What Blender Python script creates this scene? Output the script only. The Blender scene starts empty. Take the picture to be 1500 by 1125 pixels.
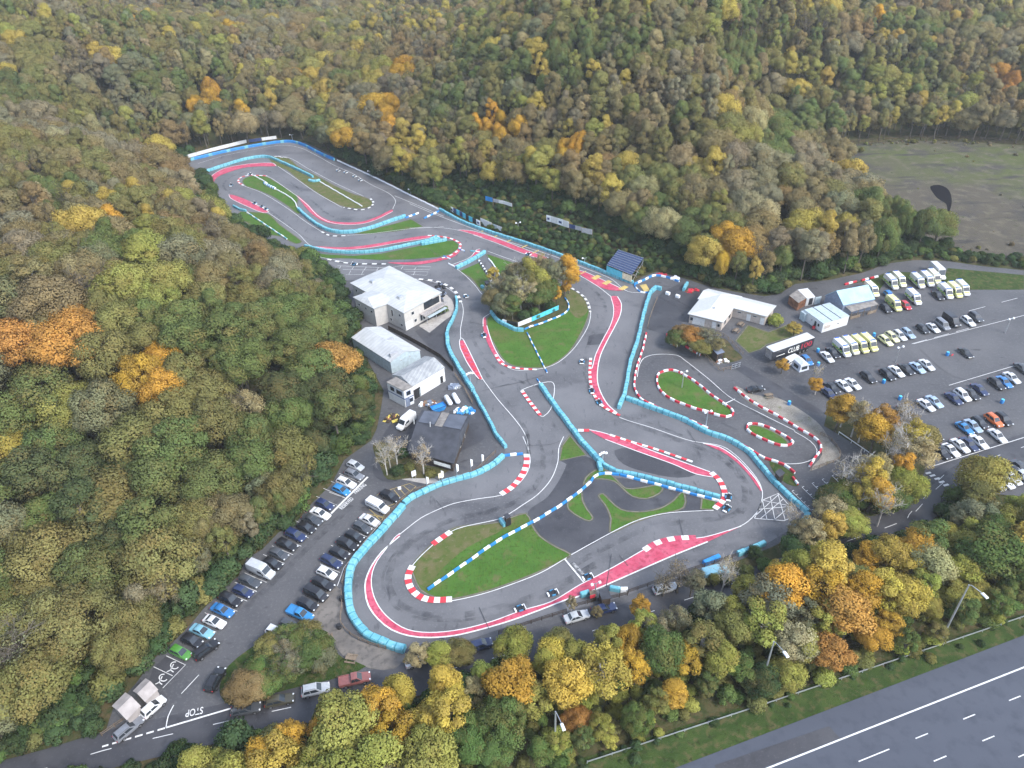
import bpy, bmesh, math, random
import numpy as np
from mathutils import Vector, Matrix, noise
from mathutils.geometry import tessellate_polygon
random.seed(7); rng = np.random.default_rng(7)
C = bpy.context.scene.collection
sc = bpy.context.scene
# ------------------------------------------------------------------ camera
CAM_H, TH, RO, FPX = 112.0, math.radians(36.5), math.radians(-2.0), 1100.0
Rv = Vector((1,0,0)); Fv = Vector((0, math.cos(TH), -math.sin(TH))); Dv = Vector((0, -math.sin(TH), -math.cos(TH)))
cr, sr = math.cos(RO), math.sin(RO)
RIGHT = cr*Rv - sr*Dv; DOWN = sr*Rv + cr*Dv
def at(px, py, z=0.0):
    """world point on the level z that the photograph shows at this pixel"""
    d = Fv + ((px-750)/FPX)*RIGHT + ((py-562.5)/FPX)*DOWN
    t = (z-CAM_H)/d.z
    return Vector((d.x*t, d.y*t, z))
def proj(p):
    q = Vector(p) - Vector((0,0,CAM_H)); dep = q.dot(Fv)
    if dep < 1: return (-9e9, -9e9)
    return (750+FPX*q.dot(RIGHT)/dep, 562.5+FPX*q.dot(DOWN)/dep)
cam = bpy.data.cameras.new('camera'); cam.sensor_width = 36; cam.lens = 36*FPX/1500; cam.clip_start = 1; cam.clip_end = 6000
co = bpy.data.objects.new('camera', cam); C.objects.link(co)
M4 = Matrix((RIGHT, -DOWN, -Fv)).transposed().to_4x4(); M4.translation = (0,0,CAM_H); co.matrix_world = M4
sc.camera = co
# tracing frames: (x0, y0, scale) of enlarged survey views
FR = {'A':(250,180,.26667),'B':(600,280,.26667),'C':(480,360,.26667),'D':(720,520,.33333),'E':(480,640,.2845),'G':(150,780,.30675),
 'H':(860,350,.25333),'I':(1120,370,.25333),'J':(1100,560,.26667),'K':(800,780,.26667),'L':(1100,825,.26667),'M':(360,640,.24),
 'N':(520,560,.16),'O':(980,400,.14667),'Q':(1140,370,.11552),'R':(500,370,.12),'S':(530,460,.12445),'T':(1280,440,.14667),
 'U':(630,270,.16667),'V':(860,350,.12),'W':(240,190,.12),'X':(810,810,.1),'Y':(700,380,.12),'Z':(140,960,.13333),'P':(0,0,1)}
def px(fr, x, y):
    f = FR[fr]; return (f[0]+x*f[2], f[1]+y*f[2])
def pts(fr, *xy, z=0.0):
    """'A', x,y, x,y ... -> ground points"""
    out = []
    for i in range(0, len(xy), 2): out.append(at(*px(fr, xy[i], xy[i+1]), z))
    return out
# ------------------------------------------------------------------ materials
MATS = {}
def new_mat(name):
    m = bpy.data.materials.new(name); m.use_nodes = True; nt = m.node_tree; nt.nodes.clear()
    out = nt.nodes.new('ShaderNodeOutputMaterial'); b = nt.nodes.new('ShaderNodeBsdfPrincipled')
    nt.links.new(b.outputs[0], out.inputs[0]); MATS[name] = m
    return m, nt, b
def node(nt, t, **kw):
    n = nt.nodes.new(t)
    for k, v in kw.items(): setattr(n, k, v)
    return n
def setin(n, **kw):
    for k, v in kw.items(): n.inputs[k].default_value = v
def mixc(nt, fac, a, b):
    n = node(nt, 'ShaderNodeMix', data_type='RGBA'); L = nt.links
    if hasattr(fac, 'links'): L.new(fac, n.inputs[0])
    else: n.inputs[0].default_value = fac
    for s, i in ((a, 6), (b, 7)):
        if hasattr(s, 'links'): L.new(s, n.inputs[i])
        else: n.inputs[i].default_value = (*s, 1)
    return n.outputs[2]
def noise_fac(nt, scale, lo=.35, hi=.65, detail=4, rough=.55, stretch=None, rot=0, loc=(0,0,0)):
    tc = node(nt, 'ShaderNodeNewGeometry'); src = tc.outputs['Position']
    if stretch or rot:
        mp = node(nt, 'ShaderNodeMapping'); mp.inputs['Rotation'].default_value = (0,0,rot); mp.inputs['Scale'].default_value = stretch or (1,1,1)
        nt.links.new(src, mp.inputs[0]); src = mp.outputs[0]
    n = node(nt, 'ShaderNodeTexNoise'); setin(n, Scale=scale, Detail=detail, Roughness=rough); nt.links.new(src, n.inputs[0])
    r = node(nt, 'ShaderNodeMapRange'); setin(r, **{'From Min':lo,'From Max':hi}); nt.links.new(n.outputs[0], r.inputs[0])
    return r.outputs[0]
def mottled(name, base, layers, rough=.85, spec=.3, bump=None):
    """base colour with successive noise layers (colour, scale, lo, hi, stretch, rot)"""
    m, nt, b = new_mat(name); col = base
    for ly in layers:
        c, s, lo, hi = ly[:4]; st = ly[4] if len(ly) > 4 else None; ro = ly[5] if len(ly) > 5 else 0
        f = noise_fac(nt, s, lo, hi, stretch=st, rot=ro)
        col = mixc(nt, f, col, c)
    if hasattr(col, 'links'): nt.links.new(col, b.inputs['Base Color'])
    else: b.inputs['Base Color'].default_value = (*col, 1)
    setin(b, Roughness=rough); b.inputs['Specular IOR Level'].default_value = spec
    if bump:
        bn = node(nt, 'ShaderNodeBump'); setin(bn, Strength=bump[1], Distance=bump[2]); f = noise_fac(nt, bump[0], 0, 1)
        nt.links.new(f, bn.inputs['Height']); nt.links.new(bn.outputs[0], b.inputs['Normal'])
    return m
def plain(name, col, rough=.5, spec=.5, metal=0, var=.12, scale=1.5):
    """paint, plastic, metal: one colour with a little weathering"""
    d = tuple(c*(1-var) for c in col); l = tuple(min(1, c*(1+var)) for c in col)
    m = mottled(name, d, [(l, scale, .35, .65)], rough, spec); m.node_tree.nodes['Principled BSDF'].inputs['Metallic'].default_value = metal
    return m
def M(n): return MATS[n]
# ------------------------------------------------------------------ mesh helpers
def link(name, me, mats=(), parent=None):
    o = bpy.data.objects.new(name, me); C.objects.link(o)
    for m in mats: me.materials.append(m if not isinstance(m, str) else MATS[m])
    if parent is not None: o.parent = parent
    return o
class MB:
    def __init__(s): s.v, s.f, s.m = [], [], []
    def face(s, ps, m=0):
        i = len(s.v); s.v += [tuple(p) for p in ps]; s.f.append(tuple(range(i, i+len(ps)))); s.m.append(m)
    def box(s, c, d, rz=0, m=0, taper=1.0):
        """box centred on c (bottom centre), size d, turned rz about z"""
        ca, sa = math.cos(rz), math.sin(rz); i = len(s.v)
        for k in (0, 1):
            t = taper if k else 1
            for sx, sy in ((-1,-1),(1,-1),(1,1),(-1,1)):
                x, y = sx*d[0]/2*t, sy*d[1]/2*t
                s.v.append((c[0]+ca*x-sa*y, c[1]+sa*x+ca*y, c[2]+k*d[2]))
        for q in ((0,3,2,1),(4,5,6,7),(0,1,5,4),(1,2,6,5),(2,3,7,6),(3,0,4,7)):
            s.f.append(tuple(i+a for a in q)); s.m.append(m)
    def tube(s, p, r, n=6, m=0, cap=True):
        """tube through points p with radii r"""
        p = [Vector(a) for a in p]; r = r if isinstance(r, (list, tuple)) else [r]*len(p); i0 = len(s.v)
        for k, a in enumerate(p):
            t = (p[min(k+1, len(p)-1)]-p[max(k-1, 0)]).normalized()
            u = t.cross(Vector((0,0,1)) if abs(t.z) < .9 else Vector((1,0,0))).normalized(); w = u.cross(t)
            for j in range(n):
                an = 2*math.pi*j/n; s.v.append(tuple(a+(u*math.cos(an)+w*math.sin(an))*r[k]))
        for k in range(len(p)-1):
            for j in range(n):
                a, b = i0+k*n+j, i0+k*n+(j+1) % n; s.f.append((a, a+n, b+n, b)); s.m.append(m)
        if cap:
            s.f.append(tuple(i0+j for j in range(n))); s.m.append(m)
            e = i0+(len(p)-1)*n; s.f.append(tuple(e+j for j in reversed(range(n)))); s.m.append(m)
    def prism(s, poly, z0, z1, m=0, mt=None):
        """vertical prism on a ground polygon"""
        n = len(poly); i = len(s.v)
        s.v += [(p[0], p[1], z0) for p in poly]+[(p[0], p[1], z1) for p in poly]
        s.f.append(tuple(i+k for k in reversed(range(n)))); s.m.append(m)
        s.f.append(tuple(i+n+k for k in range(n))); s.m.append(m if mt is None else mt)
        for k in range(n):
            a, b = i+k, i+(k+1) % n; s.f.append((a, b, b+n, a+n)); s.m.append(m)
    def mesh(s, name, smooth=None):
        me = bpy.data.meshes.new(name); me.from_pydata(s.v, [], s.f); me.polygons.foreach_set('material_index', s.m)
        bm = bmesh.new(); bm.from_mesh(me); bmesh.ops.remove_doubles(bm, verts=bm.verts, dist=1e-4); bmesh.ops.recalc_face_normals(bm, faces=bm.faces); bm.to_mesh(me); bm.free()
        if smooth is not None:
            me.polygons.foreach_set('use_smooth', [True]*len(me.polygons)); me.set_sharp_from_angle(angle=math.radians(smooth))
        return me
    def build(s, name, mats, parent=None, smooth=None):
        return link(name, s.mesh(name, smooth), mats if isinstance(mats, (list, tuple)) else [mats], parent)
def tag(o, label=None, cat=None, group=None, kind=None):
    if label: o['label'] = label
    if cat: o['category'] = cat
    if group: o['group'] = group
    if kind: o['kind'] = kind
    return o
def empty(name, loc, rz=0, label=None, cat=None, group=None):
    o = bpy.data.objects.new(name, None); C.objects.link(o); o.location = loc; o.rotation_euler = (0,0,rz); o.empty_display_size = .5
    return tag(o, label, cat, group)
def smooth_path(p, closed=False, step=1.5):
    """Catmull-Rom through ground points, resampled"""
    p = [Vector((a[0], a[1], a[2] if len(a) > 2 else 0)) for a in p]; n = len(p); out = []
    for i in range(n if closed else n-1):
        if closed: a, b, c, d = p[(i-1) % n], p[i], p[(i+1) % n], p[(i+2) % n]
        else: a, b, c, d = p[max(i-1, 0)], p[i], p[i+1], p[min(i+2, n-1)]
        k = max(2, int((c-b).length/step))
        # centripetal-ish tension keeps uneven spacing from overshooting
        lb = (c-b).length; t0 = (c-a)*(lb/max(1e-6, (c-b).length+(b-a).length)) if (b-a).length > 0 else (c-b)
        t1 = (d-b)*(lb/max(1e-6, (d-c).length+lb)) if (d-c).length > 0 else (c-b)
        for j in range(k):
            t = j/k; h = t*t; g = h*t
            out.append((2*g-3*h+1)*b+(g-2*h+t)*t0+(-2*g+3*h)*c+(g-h)*t1)
    if not closed: out.append(p[-1])
    return out
def resample(p, step):
    out = [p[0].copy()]; acc = 0
    for a, b in zip(p, p[1:]):
        L = (b-a).length
        while acc+L >= step:
            t = (step-acc)/L; a = a+(b-a)*t; out.append(a.copy()); L = (b-a).length; acc = 0
        acc += L
    if acc > step*.3: out.append(p[-1].copy())
    return out
def normals2(p, closed=False):
    out = []; n = len(p)
    for i in range(n):
        a, b = (p[(i-1) % n], p[(i+1) % n]) if closed else (p[max(i-1, 0)], p[min(i+1, n-1)])
        t = (b-a); t.z = 0; t.normalize(); out.append(Vector((-t.y, t.x, 0)))
    return out
def patch(name, p, z, mat, smooth=False, kind='structure', closed=True, step=1.5):
    """flat painted or grassed sheet with a traced outline"""
    q = smooth_path(p, True, step) if smooth else [Vector(a) for a in p]
    tri = tessellate_polygon([[Vector((a.x, a.y, 0)) for a in q]])
    me = bpy.data.meshes.new(name); f = []
    for t in tri:
        a, b, c = (q[i] for i in t)
        f.append(tuple(t) if (b-a).cross(c-a).z > 0 else tuple(reversed(t)))
    me.from_pydata([(a.x, a.y, z) for a in q], [], f)
    return tag(link(name, me, [mat]), kind=kind)
class Ribbons:
    """painted lines and kerbs gathered by surface"""
    def __init__(s): s.b = MB()
    def add(s, p, w, z, m=0, smooth=True, closed=False, stripe=None, ms=(0, 1), step=1.2, dash=None):
        w *= .8 if not dash and w < 2 else 1
        q = smooth_path(p, closed, step) if smooth else [Vector(a) for a in p]
        if stripe or dash: q = resample(q, stripe or dash[0]/2)
        elif closed: q.append(q[0].copy())
        nn = normals2(q)
        for i in range(len(q)-1):
            if dash and (i % max(2, round(2*dash[1]/dash[0]))) >= 2: continue
            mm = ms[i % 2] if stripe else m
            a, b = q[i], q[i+1]; s.b.face([(a+nn[i]*w/2).to_2d().to_3d()+Vector((0,0,z)), (a-nn[i]*w/2).to_2d().to_3d()+Vector((0,0,z)), (b-nn[i+1]*w/2).to_2d().to_3d()+Vector((0,0,z)), (b+nn[i+1]*w/2).to_2d().to_3d()+Vector((0,0,z))], mm)
    def build(s, name, mats):
        o = s.b.build(name, mats); return tag(o, kind='structure')
def barrier(name, p, w, h, mats, label, cat='barrier', seg=1.6, pat=None, z0=0, smooth=True, group=None, closed=False, groove=.93, curve=1.5):
    """row of joined barrier blocks swept along a traced path; pat = material per block"""
    q = smooth_path(p, closed, curve) if smooth else [Vector(a) for a in p]
    if closed: q.append(q[0].copy())
    fine = []
    L = sum((b-a).length for a, b in zip(q, q[1:])); n = max(1, round(L/seg)); s = L/n
    q2 = resample(q, s/16); w *= .78; seam = len(mats) if mats[0] == 'cyan_plastic' else None; mats = list(mats)+['barrier_seam']
    rings = []
    nn = normals2(q2)
    b = MB(); prof = ((-.5,0),(-.5,.78),(-.38,1),(.38,1),(.5,.78),(.5,0))
    keep = [i for i in range(len(q2)) if i % 16 in (0, 1, 8, 15)]
    if keep[-1] != len(q2)-1: keep.append(len(q2)-1)
    i0 = 0
    wob = random.Random(len(name)*7+len(q))
    for k, i in enumerate(keep):
        sc_ = groove if i % 16 == 0 else 1
        jit = 1+.03*math.sin(i//16*2.3)
        off = .05*math.sin(i//16*1.7)
        for x, zz in prof:
            pnt = q2[i]+nn[i]*(x*w*sc_*jit+off); b.v.append((pnt.x, pnt.y, z0+zz*h*(1-(1-sc_)*.5)*jit))
    np_ = len(prof)
    for k in range(len(keep)-1):
        blk = keep[k]//16; m = pat(blk) if pat else 0
        if seam is not None and (keep[k] % 16 in (0, 15)) : m = seam
        for j in range(np_-1):
            a = k*np_+j; b.f.append((a, a+1, a+np_+1, a+np_)); b.m.append(m)
    b.f.append(tuple(range(np_))); b.m.append(pat(0) if pat else 0)
    e = (len(keep)-1)*np_; b.f.append(tuple(e+j for j in reversed(range(np_)))); b.m.append(pat(keep[-1]//16) if pat else 0)
    o = b.build(name, mats); return tag(o, label, cat, group)
# ------------------------------------------------------------------ surface materials
mottled('tarmac', (.063,.064,.07), [((.098,.097,.101), .06, .38,.66), ((.046,.046,.051), .02, .54,.7), ((.12,.119,.122), 1.7, .52,.78), ((.038,.038,.042), .25, .62,.74, (1,2.2,1), .6), ((.055,.055,.06), 6, .5,.8)], .7, .35)
mottled('track_tarmac', (.1,.1,.106), [((.138,.137,.143), .08, .38,.64), ((.062,.062,.068), .05, .55,.7, (1,2,1), .9), ((.16,.159,.163), 2.2, .55,.8), ((.055,.055,.061), .3, .61,.74, (2.5,.8,1), 1.0)], .6, .4)
mottled('dark_tarmac', (.04,.04,.046), [((.062,.062,.068), .12, .4,.66), ((.026,.026,.03), .3, .55,.72), ((.085,.085,.09), 3, .58,.8)], .55, .4)
mottled('motorway_tarmac', (.054,.061,.08), [((.068,.076,.096), .03, .35,.65, (.3,3,1), .36), ((.042,.048,.064), .5, .5,.8)], .75, .3)
mottled('barrier_seam', (.06,.25,.31), [((.03,.13,.16), .8, .45,.65)], .7)
mottled('pale_concrete', (.3,.28,.26), [((.36,.34,.31), .6, .4,.6), ((.2,.19,.18), 2, .55,.75)], .9, .2)
mottled('grass', (.045,.108,.02), [((.062,.135,.026), .25, .4,.62), ((.09,.1,.034), .09, .52,.68), ((.042,.075,.014), 1.6, .5,.7), ((.12,.105,.05), .3, .56,.7), ((.065,.125,.02), 1.1, .45,.7, (6,.5,1), .75)], .95, .1, (9, .6, .1))
mottled('worn_grass', (.085,.1,.032), [((.12,.11,.052), .2, .4,.6), ((.065,.095,.022), .6, .48,.66), ((.15,.13,.08), 1.4, .58,.76)], .95, .1, (9, .6, .1))
mottled('verge_grass', (.032,.058,.014), [((.05,.078,.02), .3, .4,.6), ((.1,.085,.04), .8, .5,.7), ((.028,.04,.012), .9, .55,.7)], .95, .1, (6, .9, .25))
mottled('leaf_litter', (.06,.065,.028), [((.1,.08,.042), .2, .4,.6), ((.042,.055,.02), .7, .45,.65), ((.09,.06,.025), 2.5, .55,.8)], 1, .05, (3, .8, .3))
mottled('quarry_ground', (.085,.075,.058), [((.08,.092,.036), .016, .46,.62), ((.065,.06,.055), .08, .5,.66), ((.13,.115,.085), .25, .5,.7), ((.05,.048,.045), .12, .56,.68, (.4,1.6,1), .3), ((.05,.06,.025), .5, .6,.72)], 1, .1, (2, .8, .4))
mottled('gravel', (.24,.22,.19), [((.17,.155,.13), .3, .4,.62), ((.12,.125,.06), .5, .55,.7), ((.3,.28,.25), 4, .5,.7)], 1, .1, (8, .5, .06))
mottled('dirt_path', (.13,.12,.112), [((.17,.155,.14), .3, .4,.6), ((.09,.085,.08), .9, .5,.7)], 1, .1)
mottled('red_paint', (.42,.055,.1), [((.47,.09,.14), .35, .4,.62), ((.3,.035,.065), 1.2, .5,.68), ((.17,.07,.085), .7, .6,.74, (1,3,1), .5), ((.1,.08,.09), 2.4, .68,.78)], .6, .3)
mottled('white_paint', (.62,.62,.61), [((.48,.48,.48), .8, .48,.7), ((.24,.24,.25), 2.5, .62,.74)], .6, .3)
mottled('yellow_paint', (.5,.37,.12), [((.36,.28,.12), 1, .45,.65), ((.16,.15,.14), 3, .6,.7)], .7, .3)
mottled('red_kerb', (.55,.04,.055), [((.45,.04,.05), 1.1, .45,.65)], .55, .35)
mottled('cyan_plastic', (.11,.34,.42), [((.17,.42,.49), .5, .4,.6), ((.06,.26,.34), 1.4, .54,.72), ((.35,.52,.56), .9, .64,.74), ((.02,.15,.2), 2.6, .68,.74)], .5, .4)
mottled('blue_plastic', (.02,.17,.45), [((.03,.24,.55), .8, .4,.65)], .45, .45)
mottled('white_plastic', (.75,.77,.78), [((.6,.62,.64), .9, .48,.7)], .5, .4)
mottled('red_plastic', (.5,.03,.05), [((.4,.03,.045), .9, .45,.7)], .5, .4)
mottled('black_rubber', (.02,.02,.022), [((.035,.035,.036), 2, .4,.7)], .7, .3)
mottled('bare_wood', (.16,.12,.085), [((.22,.175,.13), .8, .4,.65), ((.1,.08,.06), 3, .5,.7)], .9, .2)
def rubber_mat():
    m, nt, b = new_mat('tyre_marks'); b.inputs['Base Color'].default_value = (.03,.031,.036,1); setin(b, Roughness=.55)
    t = node(nt, 'ShaderNodeBsdfTransparent'); mx = node(nt, 'ShaderNodeMixShader'); f = noise_fac(nt, .5, .42, .8); L = nt.links
    f2 = noise_fac(nt, .06, .3, .75); mu = node(nt, 'ShaderNodeMath', operation='MULTIPLY'); L.new(f, mu.inputs[0]); L.new(f2, mu.inputs[1])
    L.new(mu.outputs[0], mx.inputs[0]); L.new(t.outputs[0], mx.inputs[1]); L.new(b.outputs[0], mx.inputs[2]); L.new(mx.outputs[0], nt.nodes['Material Output'].inputs[0])
rubber_mat()
# ------------------------------------------------------------------ site outlines (traced) and the lie of the land
BACK = [(262,238),(290,228),(330,218),(378,210),(420,204),(447,208),(472,220),(497,234),(545,255),(597,282),(643,304),(690,328),(728,343),(770,355),(813,370),(856,386),(893,401),(927,413),(942,405),(962,398),(1000,407),(1040,420),(1080,428),(1120,434),(1142,430),(1165,416),(1215,410),(1262,400),(1300,386),(1340,381),(1385,382),(1440,390),(1500,396),(1760,418)]
SITE_PX = BACK+[(1760,573),(1500,664),(1440,700),(1401,712),(1383,727),(1369,748),(1353,766),(1337,778),(1290,797),(1200,830),(1100,866),(1000,897),(900,929),(800,955),(720,977),(640,1000),(540,1024),(450,1045),(350,1067),(250,1090),(150,1115),(60,1140),(-70,1175),(-70,1145),(60,1108),(150,1085),(165,1040),(200,1000),(225,965),(248,946),(279,915),(297,893),(319,869),(349,844),(362,817),(384,805),(408,780),(432,768),(456,738),(485,710),(504,674),(523,660),(544,645),(552,628),(558,600),(562,572),(540,530),(530,482),(510,437),(495,400),(470,385),(440,370),(395,350),(345,325),(330,300),(312,273),(298,257),(262,250)]
CLEAR_PX = BACK+[(1760,573),(1500,664),(1440,700),(1401,716),(1390,740),(1372,760),(1350,785),(1290,802),(1200,830),(1100,866),(1000,900),(940,922),(880,944),(800,965),(720,985),(640,1006),(540,1034),(450,1068),(380,1098),(300,1122),(250,1140),(150,1180),(-70,1240),(-70,1145),(60,1112),(125,1098),(150,1055),(185,1010),(215,970),(240,950),(270,918),(290,896),(312,872),(340,850),(352,822),(376,810),(400,790),(425,775),(450,750),(478,722),(496,690),(520,676),(540,662),(545,640),(548,622),(550,600),(540,555),(515,520),(505,470),(490,450),(470,432),(440,412),(400,398),(345,370),(318,345),(285,300),(262,262)]
QUARRY_PX = [(1190,222),(1240,212),(1300,207),(1370,206),(1440,209),(1500,213),(1760,235),(1760,388),(1500,380),(1450,376),(1390,364),(1340,350),(1300,328),(1265,292),(1240,258)]
MWAY_PX = [(700,1170),(860,1112),(1100,1036),(1300,970),(1500,902),(1900,770),(1900,1500),(500,1500)]
YARD_PX = [(1430,694),(1500,666),(1620,632),(1620,770),(1500,775),(1435,772)]
def P2(L): return np.array([at(*p).to_2d()[:] for p in L])
def inside(poly, x, y):
    r = np.zeros(x.shape, bool); n = len(poly)
    for i in range(n):
        (x1, y1), (x2, y2) = poly[i], poly[(i+1) % n]
        c = ((y1 > y) != (y2 > y)) & (x < (x2-x1)*(y-y1)/(y2-y1+1e-12)+x1); r ^= c
    return r
def dist(poly, x, y):
    d = np.full(x.shape, 1e9); n = len(poly)
    for i in range(n):
        a, b = poly[i], poly[(i+1) % n]; e = b-a; t = np.clip(((x-a[0])*e[0]+(y-a[1])*e[1])/(e@e+1e-9), 0, 1)
        d = np.minimum(d, np.hypot(x-a[0]-t*e[0], y-a[1]-t*e[1]))
    return d
YARD = P2(YARD_PX)
SITE, CLEAR, QUARRY, MWAY = P2(SITE_PX), P2(CLEAR_PX), P2(QUARRY_PX), P2(MWAY_PX)
def sdist(poly, x, y): return np.where(inside(poly, x, y), 0, dist(poly, x, y))
def terrain(x, y):
    """height of the ground: level on the site, wooded slopes climbing away from it"""
    x = np.asarray(x, float); y = np.asarray(y, float)
    d = np.minimum(np.minimum(sdist(SITE, x, y), sdist(MWAY, x, y)), sdist(QUARRY, x, y))
    k = np.clip((y-95-.25*np.maximum(x, 0))/60, 0, 1)             # flat between road and motorway
    d = np.maximum(0, d-9)
    left = 1/(1+np.exp((x+20+.18*(y-120))/25))                      # steep wooded bank on the left
    h = (30*(1-np.exp(-d/170))*(1-left)+58*(1-np.exp(-d/120))*left)*k
    f = np.clip(d/55, 0, 1); f = f*f*(3-2*f)
    spur = 48*np.exp(-((x-75-(y-340)*.25)/95)**2-((y-370)/85)**2)+16*np.exp(-((x-10)/60)**2-((y-520)/60)**2)
    dip = -26*np.exp(-((y-560-.25*x)/75)**2)
    far = 75*np.clip((y-620)/500, 0, 1)**1.2
    roll = 6*np.sin(x/83+1.2)*np.sin(y/97+.4)+4*np.sin(x/41+y/53)
    return np.maximum(h+(spur+dip+far+roll)*f*k, -1)
def tz(x, y): return float(terrain(np.array([x]), np.array([y]))[0])
nx, ny = 150, 130
gx = np.linspace(-900, 950, nx); gy = np.concatenate([np.linspace(-40, 420, 80), np.linspace(430, 1700, ny-80)])
X, Y = np.meshgrid(gx, gy); Zt = terrain(X.ravel(), Y.ravel())-.15
me = bpy.data.meshes.new('ground'); ii = np.arange(nx*ny).reshape(ny, nx)
fc = np.stack([ii[:-1,:-1], ii[:-1,1:], ii[1:,1:], ii[1:,:-1]], -1).reshape(-1, 4)
me.from_pydata(np.stack([X.ravel(), Y.ravel(), Zt], 1).tolist(), [], fc.tolist()); me.polygons.foreach_set('use_smooth', [True]*len(fc))
tag(link('ground', me, ['leaf_litter']), kind='structure')
patch('car_park', [at(*p) for p in SITE_PX], 0, M('tarmac'))
patch('car_park', [at(*p) for p in ((1440,694),(1500,671),(1620,637),(1620,715),(1500,728),(1440,722))], .045, M('tarmac'))
patch('quarry_field', [at(*p) for p in QUARRY_PX], .0, M('quarry_ground'))
# ------------------------------------------------------------------ motorway
def F(fr, *xy): return pts(fr, *xy)
e0, e1 = at(*px('L',95,1125)), at(*px('L',1500,572)); md = (e1-e0).normalized(); mn = Vector((md.y, -md.x, 0))
def mway(o0, o1, z, name, mat): return patch(name, [e0-md*300+mn*o0, e0+md*400+mn*o0, e0+md*400+mn*o1, e0-md*300+mn*o1], z, mat)
mway(-4.6, 40, .0, 'motorway', M('motorway_tarmac'))
patch('verge', [e0-md*300-mn*4.6, e0+md*400-mn*4.6]+[at(*p) for p in ((1900,770),(1500,898),(1300,966),(1100,1032),(860,1108),(700,1160))], -.02, M('verge_grass'))
patch('motorway_patch', [at(*px('L',-200,1110)), at(*px('L',430,895)), at(*px('L',490,962)), at(*px('L',95,1112)), at(*px('L',-150,1210))], .012, M('dark_tarmac'))
wl = Ribbons(); RB = wl
wl.add([e0-md*300, e0+md*400], .3, .03, smooth=False)
LW = 3.65
ref = at(*px('L',590,1088)); t0 = (ref-e0).dot(md)
def dash(k, s, L): wl.add([e0+md*s+mn*LW*k, e0+md*(s+L)+mn*LW*k], .2, .03, smooth=False)
dash(1, t0, 5.5)
s1 = (at(*px('L',903,962))-e0).dot(md)
for i in range(-14, 22):
    if not -3 < s1-t0+9*i < 7: dash(1, s1+9*i, 2.3)
s2 = (at(*px('L',1008,1093))-e0).dot(md)
for i in range(-14, 22): dash(2, s2+9*i, 2.3); dash(3, s2+3+9*i, 2.3)
wl.add([e0-md*300+mn*LW*4, e0+md*400+mn*LW*4], .25, .03, smooth=False)
# ------------------------------------------------------------------ tarmac overlays
patch('track', F('A',20,210,110,205,300,160,480,125,640,105,720,120,820,170,900,212,1100,292,1300,392,1475,478)+F('B',300,180,480,245,640,295,800,350,960,410,1100,465,1225,515,1240,530)+F('H',370,320,330,430,290,600,250,720,215,900,210,940)+
  F('D',590,200,700,240,850,295,940,345,1040,380,1130,435,1190,505,1260,585,1385,705,1350,745,1200,835,1080,885,880,960,700,1020,520,1080,330,1125)+F('E',900,985,700,1055,560,1070,400,1095,330,1075,200,1010,155,950,115,870,118,800,125,710,160,635,245,535,335,435,395,365,440,325,520,280,620,240,740,210,830,170,900,110)+F('C',980,1110,900,970,800,800,665,570,660,490,700,400,714,330,700,270,600,195,480,185,300,190,90,190)+F('A',900,790,740,700,520,640,380,545,200,330,150,275), .02, M('track_tarmac'))
for p in (F('D',160,690,250,620,330,480,300,465,415,445,480,500,440,530,560,540,700,560,850,600,1000,640,975,685,850,690,650,725,520,790,345,872,250,830,190,760),
          F('D',540,420,620,410,700,440,860,490,900,525,820,540,700,520,580,480),):
    patch('track_patch', p, .04, M('dark_tarmac'), True)
patch('track_patch', F('C',480,470,640,385,660,480,700,640,800,800,880,980,940,1090,830,1010,790,870,700,690,560,560), .035, M('dark_tarmac'))
patch('track_patch', F('H',10,560,100,545,85,610,0,615), .04, M('dark_tarmac'))
patch('paddock', F('H',440,300,540,260,690,300,590,440,470,560,345,520,400,350), .03, M('dark_tarmac'))
patch('road', smooth_path(F('H',690,640,820,690,960,760,1130,860,1250,930,1380,1010,1340,1010,1180,950,1020,860,900,780,800,720)), .034, M('dark_tarmac'))
patch('road', F('C',560,990,700,900,860,1000,860,1060,740,1125,640,1200,500,1240,340,1300,250,1250,300,1050,400,940), .027, M('dark_tarmac'), True)
# bottom road and the lane to the big car park
road_c = smooth_path([at(*p) for p in ((-60,1160),(60,1128),(150,1100),(250,1076),(350,1053),(450,1031),(520,1014),(620,990),(720,965),(800,943),(900,915),(980,887),(1060,860),(1140,830),(1220,800),(1290,776),(1335,756),(1362,725),(1400,694),(1450,672),(1520,648),(1640,608))], step=3)
nn = normals2(road_c); patch('road', [a+n*3.3 for a, n in zip(road_c, nn)]+[a-n*3.3 for a, n in reversed(list(zip(road_c, nn)))], .05, M('dark_tarmac'))
wl.add(road_c, .12, .07, smooth=False, dash=(3, 9))
wl.add(F('J',880,900,860,745,930,665,1000,570,1060,510), .12, .07, dash=(2.5, 8))
for x, y in ((974,500),(997,514),(1023,531),(1047,549),(1071,566)): wl.add([at(*px('J',x-14,y+3)), at(*px('J',x+14,y-4))], .62, .08, smooth=False)
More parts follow.
